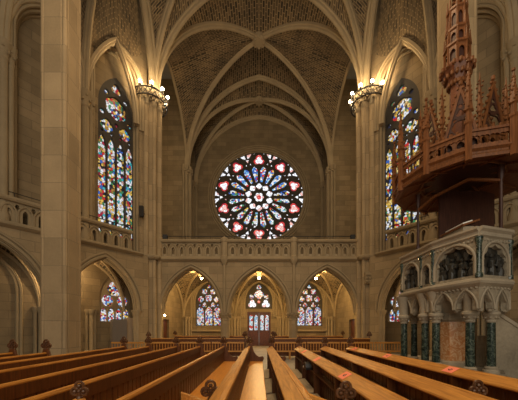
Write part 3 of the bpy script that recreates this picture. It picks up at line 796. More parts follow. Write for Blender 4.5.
# ring lamps round the far piers
def ring_lamp(sx, label):
    x, y, z = sx*PX, PY, 16.2
    t = thing('ring_chandelier', label, 'chandelier', (x, y, z), 'ring chandeliers')
    RR_ = 1.06
    c3 = lambda r, dz: [(x+r*math.cos(2*PI*i/32), y+r*math.sin(2*PI*i/32), z+dz) for i in range(32)]
    MB().tube(c3(RR_, -.12), .05, 6, True).build('lower_ring', 'iron', t)
    MB().tube(c3(RR_*.98, -.55), .045, 6, True).build('bottom_ring', 'iron', t)
    mb = MB()
    for i in range(24):
        a = 2*PI*i/24; a2 = 2*PI*(i+1)/24
        mb.tube([(x+RR_*math.cos(a), y+RR_*math.sin(a), z-.14), (x+RR_*.98*math.cos(a2), y+RR_*.98*math.sin(a2), z-.53)], .025, 5)
        mb.tube([(x+RR_*math.cos(a2), y+RR_*math.sin(a2), z-.14), (x+RR_*.98*math.cos(a), y+RR_*.98*math.sin(a), z-.53)], .025, 5)
    mb.build('lattice_band', 'iron', t)
    for i in range(6):
        a = 2*PI*i/6
        MB().bar((x+.55*math.cos(a), y+.55*math.sin(a), z-.5), (x+RR_*math.cos(a), y+RR_*math.sin(a), z-.5), .05).build('bracket', 'iron', t)
    for i in range(10):
        a = 2*PI*(i+.25)/10; px, py_ = x+RR_*1.02*math.cos(a), y+RR_*1.02*math.sin(a)
        h = MB().lathe([(.03, -.12), (.07, -.06), (.05, .04)], (px, py_, z), 8).build('lamp_holder', 'iron', t)
        MB().sphere((px, py_, z+.13), .095, 10).build('bulb', 'bulb', h)
    for a in (-PI/2, -PI/2+sx*-1.2, PI/2-sx*-1.2, -PI/2-sx*-1.2):
        point('ring_chandelier_light', (x+RR_*1.5*math.cos(a), y+RR_*1.5*math.sin(a), z+.15), 95, WARM, .12)
ring_lamp(-1, 'wrought iron ring of glowing bulbs round the pier head beside the red and blue window')
ring_lamp(1, 'wrought iron ring of glowing bulbs round the pier head beside the gold window')
def pendant(x, y, z, label):
    t = thing('pendant_lamp', label, 'lamp', (x, y, z), 'pendant lamps under the gallery')
    MB().tube([(x, y, z+.1), (x, y, 6.0)], .012, 6).build('cord', 'iron', t)
    MB().lathe([(.03, .16), (.09, .1), (.13, .03), (.12, .02), (.02, .12)], (x, y, z), 14).build('shade', 'iron', t)
    MB().sphere((x, y, z-.03), .10, 10).build('bulb', 'bulb_low', t)
    point('pendant_lamp_light', (x, y, z-.3), 400, (1.0, .66, .26), .12)
for sx in (-1, 1):  # lamps added out of sight to brighten the side aisles
    p = dpt(sx, 3.4, 1.5, 0)
    t = thing('pendant_lamp', 'small added pendant lamp, out of sight in the side aisle '+('behind the plain pale pier' if sx < 0 else 'behind the pulpit'), 'lamp', (p.x, p.y, 4.9), 'added lamps in the aisles')
    MB().tube([(p.x, p.y, 5.0), (p.x, p.y, 5.75)], .012, 6).build('cord', 'iron', t)
    MB().lathe([(.03, .16), (.09, .1), (.13, .03), (.12, .02), (.02, .12)], (p.x, p.y, 4.9), 14).build('shade', 'iron', t)
    MB().sphere((p.x, p.y, 4.87), .10, 10).build('bulb', 'bulb_low', t)
    point('pendant_lamp_light', (p.x, p.y, 4.6), 170, (1.0, .70, .36), .12)
pendant(-4.33, 21.5, 5.42, 'small glowing pendant lamp hanging under the arch left of the doors')
pendant(0, 21.5, 5.45, 'small glowing pendant lamp hanging in front of the entrance doors')
pendant(4.3, 21.5, 5.42, 'small glowing pendant lamp hanging under the arch right of the doors')

# ------------------------------------------------------------------ pews
def boards(x, y0, y1, th, step=.16):
    """outline of a boarded back: shallow V grooves on both faces"""
    n = max(2, int((y1-y0)/step)); ys = [y0+(y1-y0)*i/n for i in range(n+1)]; a = []
    for i, y in enumerate(ys):
        if 0 < i < n: a += [(x+th, y-.02), (x+th-.018, y), (x+th, y+.02)]
        else: a.append((x+th, y))
    b_ = [(2*x-px, py) for px, py in a[::-1]]
    return a+b_
def fleur(mb, c, k=1.0):
    """three-lobed carved poppyhead, lobes in the x-z plane"""
    x, y, z = c
    mb.lathe([(.05*k, -.16*k), (.065*k, -.12*k), (.04*k, -.08*k), (.06*k, 0)], c, 8)
    for dx, dz, r in ((0, .13, .085), (-.09, .015, .075), (.09, .015, .075)):
        mb.tube([(x+k*(dx+r*math.cos(2*PI*i/12)), y, z+k*(dz+r*math.sin(2*PI*i/12))) for i in range(12)], .03*k, 6, True)
        mb.sphere((x+k*dx, y, z+k*dz), .045*k, 8, (1, 1.3, 1))
    mb.sphere((x-.04*k, y, z+.07*k), .035*k, 8, (1, 1.5, 1)); mb.sphere((x+.04*k, y, z+.07*k), .035*k, 8, (1, 1.5, 1))
    mb.sphere((x, y, z+.02*k), .04*k, 8, (1, 1.5, 1))
def pew(x, y0, y1, label, mids=(), yaw=0.0, group='long pews'):
    t = thing('pew', label, 'pew', (x, (y0+y1)/2, 0), group)
    MB().prism(boards(x, y0, y1, .022), .10, .90).build('back_panel', 'oak_panel', t, smooth=False)
    MB().prism([(x-.034, y0), (x+.034, y0), (x+.034, y1), (x-.034, y1)], .80, .96).build('upper_rail', 'oak_panel', t, smooth=False)
    cap = [(x-.035, .955), (x+.03, .955), (x+.035, .975), (x+.028, 1.0), (x-.025, 1.0), (x-.035, .985)]
    MB().loft([[(a, y, z) for a, z in cap] for y in (y0, y1)]).build('cap_rail', 'oak', t, smooth=False)
    bk = [(x-.025, .995), (x-.025, .965), (x-.165, .872), (x-.184, .892), (x-.178, .91)]
    MB().loft([[(a, y, z) for a, z in bk] for y in (y0, y1)]).build('bookrest', 'oak', t, smooth=False)
    MB().box((x-.145, y0, .62), (x-.02, y1, .64)).build('book_shelf', 'oak_panel', t, smooth=False)
    st = [(x+.02, .43), (x+.46, .42), (x+.475, .435), (x+.465, .46), (x+.02, .455)]
    MB().loft([[(a, y, z) for a, z in st] for y in (y0, y1)]).build('seat', 'oak_seat', t, smooth=False)
    MB().box((x+.36, y0, .03), (x+.39, y1, .425)).build('seat_front', 'oak_panel', t, smooth=False)
    n = max(1, round((y1-y0)/2.0)); sp = (y1-y0)/n
    for i in range(n+1):
        y = min(y0+sp*i, y1-.04)
        MB().add([(a, yy, z) for yy in (y, y+.04) for a, z in ((x-.155, .025), (x-.02, .025), (x-.02, .955), (x-.155, .875))],
                 [(0, 1, 2, 3), (7, 6, 5, 4), (0, 4, 5, 1), (1, 5, 6, 2), (2, 6, 7, 3), (3, 7, 4, 0)]).build('support_panel', 'oak_panel', t, smooth=False)
        if i < n:
            kn = [(x-.33, .13), (x-.09, .17), (x-.09, .20), (x-.33, .16)]
            kb = MB().loft([[(a, yy, z) for a, z in kn] for yy in (y+.08, y+sp-.06)]).build('kneeler', 'kneel', t, smooth=False)
            MB().box((x-.28, y+.2, .025), (x-.14, y+.24, .15)).box((x-.28, y+sp-.24, .025), (x-.14, y+sp-.2, .15)).build('kneeler_foot', 'oak_panel', kb, smooth=False)
    # bench ends: scrolled arm falling from a tall back, poppyhead on top
    FE = FR((x, y1, 0), (1, 0, 0), (0, 0, 1), (0, 1, 0))
    out = [(-.12, .025), (.44, .025), (.44, .42), (.50, .50), (.52, .58), (.48, .64), (.41, .63), (.34, .62), (.24, .68), (.16, .80), (.11, .96), (.07, 1.10), (-.06, 1.10), (-.10, .98), (-.12, .85)]
    e = MB().plate([out], .07, FE, .012, 0).build('bench_end', 'oak_panel', t, smooth=False)
    mb = MB(); fleur(mb, (x, y1+.035, 1.17), .75); mb.build('poppyhead', 'carved', e)
    FE0 = FR((x, y0-.07, 0), (1, 0, 0), (0, 0, 1), (0, 1, 0))
    e = MB().plate([out], .07, FE0, .012, 0).build('bench_end', 'oak_panel', t, smooth=False)
    mb = MB(); fleur(mb, (x, y0-.035, 1.17), .75); mb.build('poppyhead', 'carved', e)
    for (dx, y, ztop, k) in mids:
        # seat divider with a carved head towards the front
        FM = FR((x, y, 0), (1, 0, 0), (0, 0, 1), (0, 1, 0))
        h = ztop-.30*k
        o2 = [(.03, .46), (dx+.07, .46), (dx+.08, h*.92), (dx+.04, h), (dx-.04, h), (dx-.1, h*.96), (.10, min(.93, h+.1)), (.03, min(.94, h+.12))]
        e = MB().plate([o2], .06, FM, .01, 0).build('seat_divider', 'oak', t, smooth=False)
        mb = MB(); fleur(mb, (x+dx, y+.03, h+.13*k), k); mb.build('poppyhead', 'carved', e)
    if yaw:            # the pulpit-side pews fan out slightly
        t.location.x += yaw*(y0+y1)/2; t.rotation_euler.z = -yaw
    return t
pew(-.34, .7, 10.2, 'long pew with bare orange seat bordering the tiled aisle')
pew(-1.27, .7, 10.2, 'long pew second from the aisle, with an orange seat and a near trefoil poppyhead', [(.50, 4.5, .77, .85)])
pew(-2.13, .9, 10.2, 'long pew third from the aisle, before the plain pale pier', [(.46, 2.62, 1.13, .45)])
pew(-2.97, .9, 10.2, 'long pew fourth from the aisle, before the plain pale pier')
pew(-3.97, 1.5, 10.2, 'long pew fifth from the aisle, before the plain pale pier')
pew(-4.85, 1.5, 10.2, 'long pew sixth from the aisle, just in front of the plain pale pier')
pew(-5.7, 2, 7.6, 'shorter pew seventh from the aisle, ending with a poppyhead in front of the pale pier')
pew(-6.6, 2, 7.6, 'shorter pew eighth from the aisle, ending beside the pale pier')
pew(-7.5, 3, 7.6, 'shorter pew ninth from the aisle, against the far side')
pew(.45, .7, 10.2, 'long pew with a wide bookrest bordering the aisle on the pulpit side', [(.55, 3.25, 1.0, .64)])
pew(1.29, .7, 10.2, 'long pew with three red notices on its bookrest, nearest to the aisle', yaw=.015)
pew(2.06, .7, 10.2, 'long pew without notices, second from the pulpit', [(.50, 3.45, .98, .6)], yaw=.03)
pew(3.28, .9, 10.2, 'long pew with three red notices on its bookrest, nearest to the pulpit')

def notice(px_, y, digit, label):
    YAW = .015 if px_ < 2 else 0.0
    # lies on the sloped bookrest
    cx, cz = px_-.10+YAW*y, .9555
    sl = math.atan2(.085, .153)
    T = Matrix.Translation((cx, y, cz+.003)) @ Matrix.Rotation(-YAW, 4, 'Z') @ Matrix.Rotation(-sl, 4, 'Y')
    t = thing('paper_notice', label, 'notice', (cx, y, cz), 'red notices on the bookrests')
    MB().box((-.08, -.13, 0), (.08, .13, .002), T).build('sheet', 'paper', t, smooth=False)
    mb = MB()
    if digit:
        cu = bpy.data.curves.new('tmp', 'FONT'); cu.body = digit; cu.size = .14; cu.align_x = 'CENTER'; cu.align_y = 'CENTER'; cu.extrude = .0006
        ob = bpy.data.objects.new('tmp', cu); me = bpy.data.meshes.new_from_object(ob)
        mb.add([(v.co.x, v.co.y, v.co.z+.003) for v in me.vertices], [list(p.vertices) for p in me.polygons], T)
        bpy.data.objects.remove(ob); bpy.data.curves.remove(cu); bpy.data.meshes.remove(me)
        mb.build('printed_digit', 'ink', t, smooth=False)
notice(1.29, 8.35, '', 'red paper notice lying on the far end of the bookrest next to the aisle pew')
notice(1.29, 6.33, '', 'red paper notice, middle of three on the bookrest next to the aisle pew')
notice(1.29, 4.17, '6', 'red paper notice nearest the viewer on the bookrest next to the aisle pew')
notice(3.28, 9.5, '6', 'red paper notice at the far end of the bookrest nearest the pulpit')
notice(3.28, 7.08, '6', 'red paper notice, middle of three on the bookrest nearest the pulpit')
notice(3.28, 4.74, '6', 'large red paper notice with black 6 in front of the pulpit')
t = thing('bag', 'small black bag with white papers on the shelf of the notice pew', 'bag', (1.2, 7.0, .64))
mb = MB().loft([[(1.19+a*.07, 7.0+b_*.16*k, .64+z) for a, b_ in ((-1, -1), (1, -1), (1, 1), (-1, 1))] for k, z in ((1, 0), (1.1, .06), (.9, .14), (.5, .17))])
mb.build('pouch', 'black', t)
MB().box((1.13, 7.2, .64), (1.25, 7.34, .68)).build('paper_stack', 'white', t, smooth=False)

# ------------------------------------------------------------------ spindle-backed cross benches
def bench(x0, x1, y, label):
    t = thing('spindle_bench', label, 'bench', ((x0+x1)/2, y, 0), 'spindle benches')
    MB().box((x0, y-.05, .84), (x1, y+.05, .92)).build('top_rail', 'oak_x', t, smooth=False)
    MB().box((x0, y-.03, .40), (x1, y+.03, .47)).build('lower_rail', 'oak_x', t, smooth=False)
    MB().box((x0, y+.03, .40), (x1, y+.42, .44)).build('seat', 'oak_x', t, smooth=False)
    n = max(3, int((x1-x0)/.15))
    for i in range(n+1):
        xx = x0+.03+(x1-x0-.06)*i/n
        MB().lathe([(.018, .47), (.026, .55), (.018, .62), (.028, .70), (.018, .78), (.022, .84)], (xx, y, 0), 6).build('spindle', 'oak_x', t)
    for xx in (x0+.04, (x0+x1)/2, x1-.04):
        for yy in (y, y+.38):
            MB().box((xx-.03, yy-.03, 0), (xx+.03, yy+.03, .41)).build('leg', 'oak_x', t, smooth=False)
k = 0
row = ['at the aisle', 'second from the aisle', 'third from the aisle', 'fourth from the aisle']
for sx, sd in ((-1, 'left block, before the draped cloth'), (1, 'right block, before the pulpit')):
    for j in range(4):
        a = .78+j*1.75; c = a+1.68
        bench(min(sx*a, sx*c), max(sx*a, sx*c), 14.9, 'low oak bench with spindle back, %s, %s' % (row[j], sd))
def crosspew(x0, x1, y, label):
    t = thing('cross_pew', label, 'pew', ((x0+x1)/2, y, 0), 'solid cross pews')
    MB().box((x0, y-.03, .1), (x1, y+.03, 1.04)).build('back_panel', 'oak_panel', t, smooth=False)
    MB().box((x0, y-.06, 1.04), (x1, y+.06, 1.09)).build('cap_rail', 'oak_x', t, smooth=False)
    MB().box((x0, y+.03, .4), (x1, y+.45, .45)).build('seat', 'oak_x', t, smooth=False)
    for xx in (x0, x1):
        o2 = [(-.05, 0), (.45, 0), (.45, .6), (.3, .64), (.12, .9), (.06, 1.16), (-.05, 1.16)]
        e = MB().plate([o2], .06, FR((xx-.03, y, 0), (0, 1, 0), (0, 0, 1), (1, 0, 0)), .01).build('bench_end', 'carved', t, smooth=False)
        mb = MB(); fleur(mb, (xx, y, 1.26), .8); mb.build('poppyhead', 'carved', e)
crosspew(-6.1, -.8, 15.75, 'solid-backed dark pew behind the spindle benches, on the draped cloth side')
crosspew(.85, 6.1, 15.75, 'solid-backed dark pew behind the spindle benches, on the pulpit side')
crosspew(-6.0, -.95, 20.4, 'solid-backed dark pew under the arch left of the doors')
crosspew(1.0, 6.0, 20.4, 'solid-backed dark pew under the arch right of the doors')

# ------------------------------------------------------------------ pulpit
t = thing('pulpit', 'carved pale stone pulpit on dark green marble columns', 'pulpit', (6.2, 9.0, 0))
V = [(7.55, 8.55), (6.72, 7.55), (5.58, 7.2), (5.2, 8.6), (5.22, 9.3), (5.2, 10.5), (5.8, 11.2)]
VC = Vector((6.5, 9.1))
def off(p, d):
    q = VC-Vector(p); return Vector(p)+q.normalized()*d
closed = V+[(6.6, 11.3), (7.6, 9.8)]
def ringz(d, z): return [(off(p, d).x, off(p, d).y, z) for p in closed]
MB().loft([ringz(.05, 0), ringz(.05, .22), ringz(.18, .26), ringz(.18, .40)]).build('plinth', 'pale', t, smooth=False)
MB().loft([ringz(.10, 2.70), ringz(-.04, 2.80), ringz(-.06, 2.86), ringz(-.02, 2.92), ringz(.06, 2.95)]).build('ledge', 'pale_trim', t, smooth=False)
def edgeframe(p, q, d):
    a = off(p, d); b_ = off(q, d); n = (b_-a); L = n.length; n.normalize()
    c = (a+b_)/2; o = c-VC; wv = Vector((-n.y, n.x))
    if wv.dot(o) > 0: wv = -wv           # w points inward
    return FR((a.x, a.y, 0), (n.x, n.y, 0), (0, 0, 1), (wv.x, wv.y, 0)), L
for i in range(6):
    F, L = edgeframe(V[i], V[i+1], .06)
    a = min(.60, L/2-.14); c = L/2
    pn = MB().plate([rect(0, 2.93, L, 4.0), cusp_arch(c, 3.38, a, min(.5, a*1.0), 5, 3.02)], .16, F).build('parapet_panel', 'pale', t, smooth=False)
    MB().tube(to3(F, [(c-a-.06, 3.02)]+arch(c, 3.38, a+.06, min(.55, a*1.05+.05), 10)+[(c+a+.06, 3.02)], -.02), .035, 6).build('niche_moulding', 'pale_trim', pn)
    mb = MB().plate([rect(.02, 2.95, L-.02, 3.95)], .05, F, 0, .13)
    rnd = random.Random(i)
    for j in range(int(70*a)):
        u = c+(rnd.random()*2-1)*a*.92; z = 3.03+rnd.random()*(.30+.42*(1-((u-c)/a)**2)**.5)
        q = to3(F, [(u, z)], .06+.07*rnd.random())[0]; mb.sphere(q, .035+.045*rnd.random(), 6, (1, 1, 1+rnd.random()))
    nf = max(2, int(a*2/.24))
    for j in range(nf):
        u = c-a+.12+(2*a-.24)*j/max(1, nf-1); h = .42+.26*(1-abs(u-c)/a)-.08*(j % 2)
        p = to3(F, [(u, 3.02)], .11)[0]
        mb.lathe([(.10, 0), (.11, h*.3), (.07, h*.5), (.10, h*.68), (.04, h*.8)], p, 8); mb.sphere((p.x, p.y, p.z+h*.9), .06, 8)
        mb.tube([(p.x, p.y, p.z+h*.6), to3(F, [(u+.1*(-1)**j, 3.02+h*.45)], .05)[0], to3(F, [(u+.16*(-1)**j, 3.02+h*.75)], .05)[0]], .035, 6)
    mb.build('relief', 'relief', pn)
    # carved frieze and cornice
    MB().loft([[to3(F, [(u, z)], -o_)[0] for o_, z in ((-.16, 3.98), (.0, 3.98), (.05, 4.02), (.03, 4.06), (.03, 4.12), (.09, 4.18), (.09, 4.24), (-.16, 4.24))] for u in (0, L)]).build('cornice', 'pale_trim', t, smooth=False)
    mb = MB(); nn = int(L/.11)
    for j in range(nn): mb.sphere(to3(F, [((j+.5)*L/nn, 3.92)], -.005)[0], .04, 6)
    mb.build('frieze_trim', 'pale', t)
    # hanging arcade under the ledge
    F2, L2 = edgeframe(V[i], V[i+1], .10)
    k = 2; step = L2/k
    outl = [(0, 2.12)]
    for j in range(k):
        cc = step*(j+.5); aa = step/2-.05
        outl += [(cc-aa, 2.12)]+cusp_arch(cc, 2.14, aa, .48, 3)+[(cc+aa, 2.12)]
    outl += [(L2, 2.12), (L2, 2.74), (0, 2.74)]
    ar = MB().plate([outl], .16, F2).build('hanging_arcade', 'pale', t, smooth=False)
    mb = MB()
    for j in range(k):
        cc = step*(j+.5); aa = step/2-.02
        mb.tube(to3(F2, arch(cc, 2.15, aa, .53, 8), -.02), .026, 6)
        mb.sphere(to3(F2, [(step*j+.02, 2.12)], .08)[0], .06, 6)
    for j in range(int(L2/.13)): mb.sphere(to3(F2, [(.06+j*.13, 2.70)], -.01)[0], .04, 6)
    mb.build('arch_moulding', 'pale_trim', ar)
for p in V:
    q = off(p, .08)
    MB().lathe([(.085, 2.95), (.085, 3.05), (.06, 3.08), (.06, 3.80), (.09, 3.9), (.09, 3.98)], (q.x, q.y, 0), 10).build('corner_colonnette', 'green', t)
cols = [Vector(((px-259)*y/285, y)) for px, y in ((491, 7.85), (470, 7.75), (436, 8.75), (425, 9.25), (404, 10.35), (447, 10.2), (414, 10.6))]
for q in cols:
    sh = MB().lathe([(.115, .58), (.105, 1.85)], (q.x, q.y, 0), 14).build('column', 'green', t)
    MB().lathe([(.20, .40), (.20, .48), (.15, .52), (.165, .56), (.12, .60)], (q.x, q.y, 0), 14).build('column_base', 'pale_trim', sh)
    mb = MB().lathe([(.11, 1.80), (.13, 1.83), (.115, 1.87), (.19, 2.0), (.21, 2.02), (.21, 2.08), (.15, 2.12), (.16, 2.35), (.22, 2.60), (.28, 2.76)], (q.x, q.y, 0), 14)
    for j in range(8): mb.sphere((q.x+.16*math.cos(j*PI/4), q.y+.16*math.sin(j*PI/4), 1.94), .035, 6)
    mb.build('column_capital', 'pale_trim', sh)
dc = (6.05, 8.85)
MB().lathe([(.50, .40), (.50, .62), (.42, .66)], (*dc, 0), 8, rot=PI/8+.3).build('drum_base', 'pale_trim', t, smooth=False)
MB().lathe([(.39, .64), (.39, 1.86)], (*dc, 0), 8, rot=PI/8+.3).build('drum', 'redmarble', t, smooth=False)
MB().lathe([(.40, 1.84), (.47, 1.9), (.44, 2.1), (.62, 2.35), (.9, 2.75)], (*dc, 0), 8, rot=PI/8+.3).build('drum_cornice', 'pale', t, smooth=False)

# stair up to the pulpit
t = thing('pulpit_stair', 'stone stair with a sloping solid parapet rising behind the pulpit columns', 'stairs', (8.4, 8.6, 0))
for i in range(7):
    MB().box((9.05-.27*(i+1), 8.62, 0), (9.05-.27*i, 9.4, .2*(i+1))).build('step', 'pale', t, smooth=False)
F = FR((0, 8.45, 0), (1, 0, 0), (0, 0, 1), (0, 1, 0))
MB().plate([[(6.95, 0), (9.1, 0), (9.1, 1.05), (8.35, 1.25), (6.95, 2.15)]], .14, F).build('parapet', 'pale', t, smooth=False)
MB().sweep(to3(F, [(6.95, 2.16), (8.35, 1.27), (9.6, 1.22)], .07), (0, 1, 0), [(-.11, -.05), (.11, -.05), (.11, .05), (-.11, .05)]).build('coping', 'pale_trim', t, smooth=False)
for x in (8.45, 8.95, 9.45):
    MB().lathe([(.12, 0), (.12, .25), (.07, .28), (.07, 1.0), (.12, 1.08), (.12, 1.2)], (x, 8.35, 0), 10).build('stair_colonnette', 'green', t)
MB().box((8.2, 8.2, 0), (9.7, 8.6, .14)).build('stair_plinth', 'pale_trim', t, smooth=False)
t = thing('lantern', 'small glowing orange lantern on the stair parapet beside the pulpit', 'lamp', (7.72, 8.5, 1.3))
MB().lathe([(.10, 1.28), (.10, 1.31), (.03, 1.33)], (7.47+.75, 8.5, .06), 12).build('lamp_foot', 'iron', t)
MB().lathe([(.04, 1.33), (.12, 1.38), (.15, 1.46), (.11, 1.55), (.03, 1.58)], (7.47+.75, 8.5, .06), 12).build('lamp_shade', 'orange', t)

# reading desk on the parapet
t = thing('book_stand', 'wooden reading desk on a stone block, standing on the pulpit parapet', 'lectern', (5.75, 8.15, 4.24))
MB().box((5.55, 7.75, 4.241), (5.85, 8.6, 4.42)).build('stone_block', 'pale_trim', t, smooth=False)
T = Matrix.Translation((5.72, 8.15, 4.50)) @ Matrix.Rotation(R(-18), 4, 'Y')
MB().box((-.24, -.48, -.025), (.24, .48, .025), T).build('desk_board', 'canopy', t, smooth=False)
MB().box((-.14, -.36, .026), (.14, .36, .07), T).build('open_book', 'white', t, smooth=False)

# ------------------------------------------------------------------ sounding board over the pulpit
cx, cy = 6.25, 8.85
t = thing('sounding_board', 'carved red-brown wooden canopy with a crocketed spire over the pulpit', 'canopy', (cx, cy, 6))
ND = 12; RD_ = 1.85
dv = [(cx+RD_*math.cos(PI/2+2*PI*i/ND), cy+RD_*math.sin(PI/2+2*PI*i/ND)) for i in range(ND)]
def dring(k, z): return [(cx+(x-cx)*k, cy+(y-cy)*k, z) for x, y in dv]
MB().loft([dring(.10, 6.45), dring(.55, 6.25), dring(.88, 6.06), dring(.96, 5.98)], caps=False).build('underside', 'canopy_soffit', t, smooth=False)
for i in range(ND):
    p, q = dring(.93, 6.01)[i], dring(.12, 6.42)[i]
    MB().bar(p, q, .05, .06).build('underside_beam', 'canopy', t, smooth=False)
MB().tube(dring(.60, 6.19), .035, 6, True).build('underside_ring', 'canopy', t)
MB().loft([dring(.94, 5.98), dring(1.0, 5.96), dring(1.01, 6.03), dring(.99, 6.07), dring(.99, 6.12), dring(1.03, 6.17), dring(1.03, 6.21), dring(.9, 6.23)], caps=False).build('fascia', 'canopy', t, smooth=False)
MB().loft([dring(1.0, 6.20), dring(.55, 6.24), dring(.05, 6.26)], caps=False).build('deck', 'canopy_dark', t, smooth=False)
for i in range(ND):
    a, b_ = Vector(dv[i]), Vector(dv[(i+1) % ND]); n = (b_-a); L = n.length; n.normalize(); wv = Vector((-n.y, n.x))
    if wv.dot((a+b_)/2-Vector((cx, cy))) > 0: wv = -wv
    F = FR((a.x, a.y, 0), (n.x, n.y, 0), (0, 0, 1), (wv.x, wv.y, 0))
    outl = [rect(.05, 6.21, L-.05, 6.62)]
    for j in range(4): outl.append(foil(.05+(L-.1)*(j+.5)/4, 6.42, .065, .066, 4, PI/4, 20))
    pb = MB().plate(outl, .05, F, 0, .03).build('pierced_band', 'canopy', t, smooth=False)
    MB().bar(to3(F, [(0, 6.66)], .05)[0], to3(F, [(L, 6.66)], .05)[0], .10, .06).build('band_rail', 'canopy', pb, smooth=False)
    mb = MB()
    for j in range(6):
        mb.sphere(to3(F, [(L*(j+.5)/6, 6.73)], .05)[0], .042, 6, (1, 1, 1.4))
    mb.build('cresting_trim', 'canopy', pb)
    # corner post with crocketed pinnacle
    x, y = dv[i]; tall = 1.1 if i % 2 == 0 else 1.55
    ps = MB().lathe([(.085, 5.9), (.085, 6.8), (.11, 6.84), (.11, 6.9), (.075, 6.92)], (x, y, 0), 6).build('corner_post', 'canopy', t, smooth=False)
    mb = MB().lathe([(.075, 6.9), (.065, 7.15), (.10, 7.18), (.012, 6.9+tall)], (x, y, 0), 6)
    for j in range(8):
        z = 7.25+(tall-.45)*j/8; r = .09*(1-j/9)
        for q in range(3):
            an = q*2*PI/3+j*.5; mb.sphere((x+r*math.cos(an), y+r*math.sin(an), z), .032, 6)
    mb.sphere((x, y, 6.9+tall), .05, 6)
    mb.build('pinnacle', 'canopy', ps)
# inner octagon with lancets and gables
RO = 1.12; rot = R(235)-PI/8
ov = [(cx+RO*math.cos(rot+2*PI*i/8), cy+RO*math.sin(rot+2*PI*i/8)) for i in range(8)]
for i in range(8):
    a, b_ = Vector(ov[i]), Vector(ov[(i+1) % 8]); n = (b_-a); L = n.length; n.normalize(); wv = Vector((-n.y, n.x))
    if wv.dot((a+b_)/2-Vector((cx, cy))) > 0: wv = -wv
    F = FR((a.x, a.y, 0), (n.x, n.y, 0), (0, 0, 1), (wv.x, wv.y, 0))
    outl = [rect(0, 6.22, L, 7.0)]
    for j in range(3): outl.append(lancet(L*(j+.5)/3, L/9, 6.4, 6.75, .14, 4))
    lp = MB().plate(outl, .06, F).build('lancet_panel', 'canopy', t, smooth=False)
    MB().face(rect(0, 6.22, L, 7.0), F, .12).build('panel_back', 'canopy_dark', lp, smooth=False)
    tri = [(.0, 6.98), (L, 6.98), (L/2, 8.45)]
    gh = [[(.10, 7.04), (L-.10, 7.04), (L/2, 8.24)]]
    g = MB().plate([tri]+gh, .06, F, 0, -.03).build('gable', 'canopy', t, smooth=False)
    tr = [gh[0], foil(L/2, 7.30, .10, .11, 6, 0, 30), foil(L/2, 7.68, .05, .055, 3, PI/2, 18)]
    for q in (-1, 1): tr.append(foil(L/2+q*.21, 7.13, .03, .035, 3, PI/2, 15)); tr.append(foil(L/2+q*.13, 7.50, .022, .026, 3, PI/2, 15))
    tr.append(foil(L/2, 7.88, .025, .03, 3, PI/2, 15))
    MB().plate(tr, .03, F, 0, -.01).build('gable_tracery', 'canopy_dark', g, smooth=False)
    mb = MB()
    for q in (0, L):
        for j in range(8):
            f_ = (j+.5)/8; p = to3(F, [(q+(L/2-q)*f_+(.03 if q else -.03), 6.98+1.47*f_+.03)], 0)[0]; mb.sphere(p, .042, 6, (1, 1, 1.2))
    mb.sphere(to3(F, [(L/2, 8.52)], 0)[0], .06, 6, (1, 1, 1.5))
    mb.build('crocket_trim', 'canopy', g)
    x, y = ov[i]
    mb = MB().lathe([(.05, 6.22), (.05, 7.5), (.075, 7.53), (.01, 8.6)], (x, y, 0), 6)
    for j in range(9):
        z = 7.1+1.4*j/9
        for q in range(3): mb.sphere((x+.07*math.cos(q*2.1+j), y+.07*math.sin(q*2.1+j), z), .03, 6)
    mb.build('octagon_pinnacle', 'canopy', t)
# spire above the octagon
sx_, sy_ = 6.15, 8.85
MB().lathe([(.20, 6.3), (.20, 9.3)], (sx_, sy_, 0), 8).build('spire_shaft', 'canopy_soffit', t, smooth=False)
MB().lathe([(.18, 9.05), (.32, 9.4), (.42, 9.6), (.42, 9.7), (.36, 9.74)], (sx_, sy_, 0), 8).build('spire_corbel', 'canopy_soffit', t, smooth=False)
mb = MB()
for j in range(48):
    z = 9.18+.46*(j//16)/2; r = .24+.10*(j//16); a_ = 2*PI*(j % 16)/16+.2*(j//16)
    mb.sphere((sx_+r*math.cos(a_), sy_+r*math.sin(a_), z), .06, 6, (1, 1, 1.6))
mb.build('corbel_trim', 'canopy', t)
def tier(z0, z1, r, mat='canopy'):
    for i in range(8):
        a0 = 2*PI*i/8+.2; a1 = a0+2*PI/8
        a, b_ = Vector((sx_+r*math.cos(a0), sy_+r*math.sin(a0))), Vector((sx_+r*math.cos(a1), sy_+r*math.sin(a1)))
        n = b_-a; L = n.length; n.normalize(); wv = Vector((-n.y, n.x))
        if wv.dot((a+b_)/2-Vector((sx_, sy_))) > 0: wv = -wv
        F = FR((a.x, a.y, 0), (n.x, n.y, 0), (0, 0, 1), (wv.x, wv.y, 0))
        h = z1-z0
        p = MB().plate([rect(0, z0, L, z1), lancet(L/2, L*.3, z0+h*.12, z0+h*.6, h*.22, 5)], .03, F).build('spire_panel', mat, t, smooth=False)
        mb = MB().lathe([(.03, z0-.1), (.03, z1+.05), (.045, z1+.08), (.006, z1+.5)], (a.x, a.y, 0), 6)
        for j in range(5): mb.sphere((a.x, a.y, z1+.12+.08*j), .04-.005*j, 6)
        mb.build('spire_pinnacle', mat, p)
    MB().lathe([(r*.78, z0), (r*.78, z1)], (sx_, sy_, 0), 8, rot=.2).build('spire_core', 'canopy_dark', t, smooth=False)
    MB().lathe([(r, z1), (r*1.14, z1+.03), (r*1.14, z1+.09), (r*.9, z1+.11)], (sx_, sy_, 0), 8, rot=.2).build('spire_cornice', mat, t, smooth=False)
tier(9.74, 10.25, .33); tier(10.35, 10.75, .28); tier(10.85, 11.4, .25)
mb = MB().lathe([(.24, 11.4), (.11, 11.6), (.02, 13.6)], (sx_, sy_, 0), 8, rot=.2)
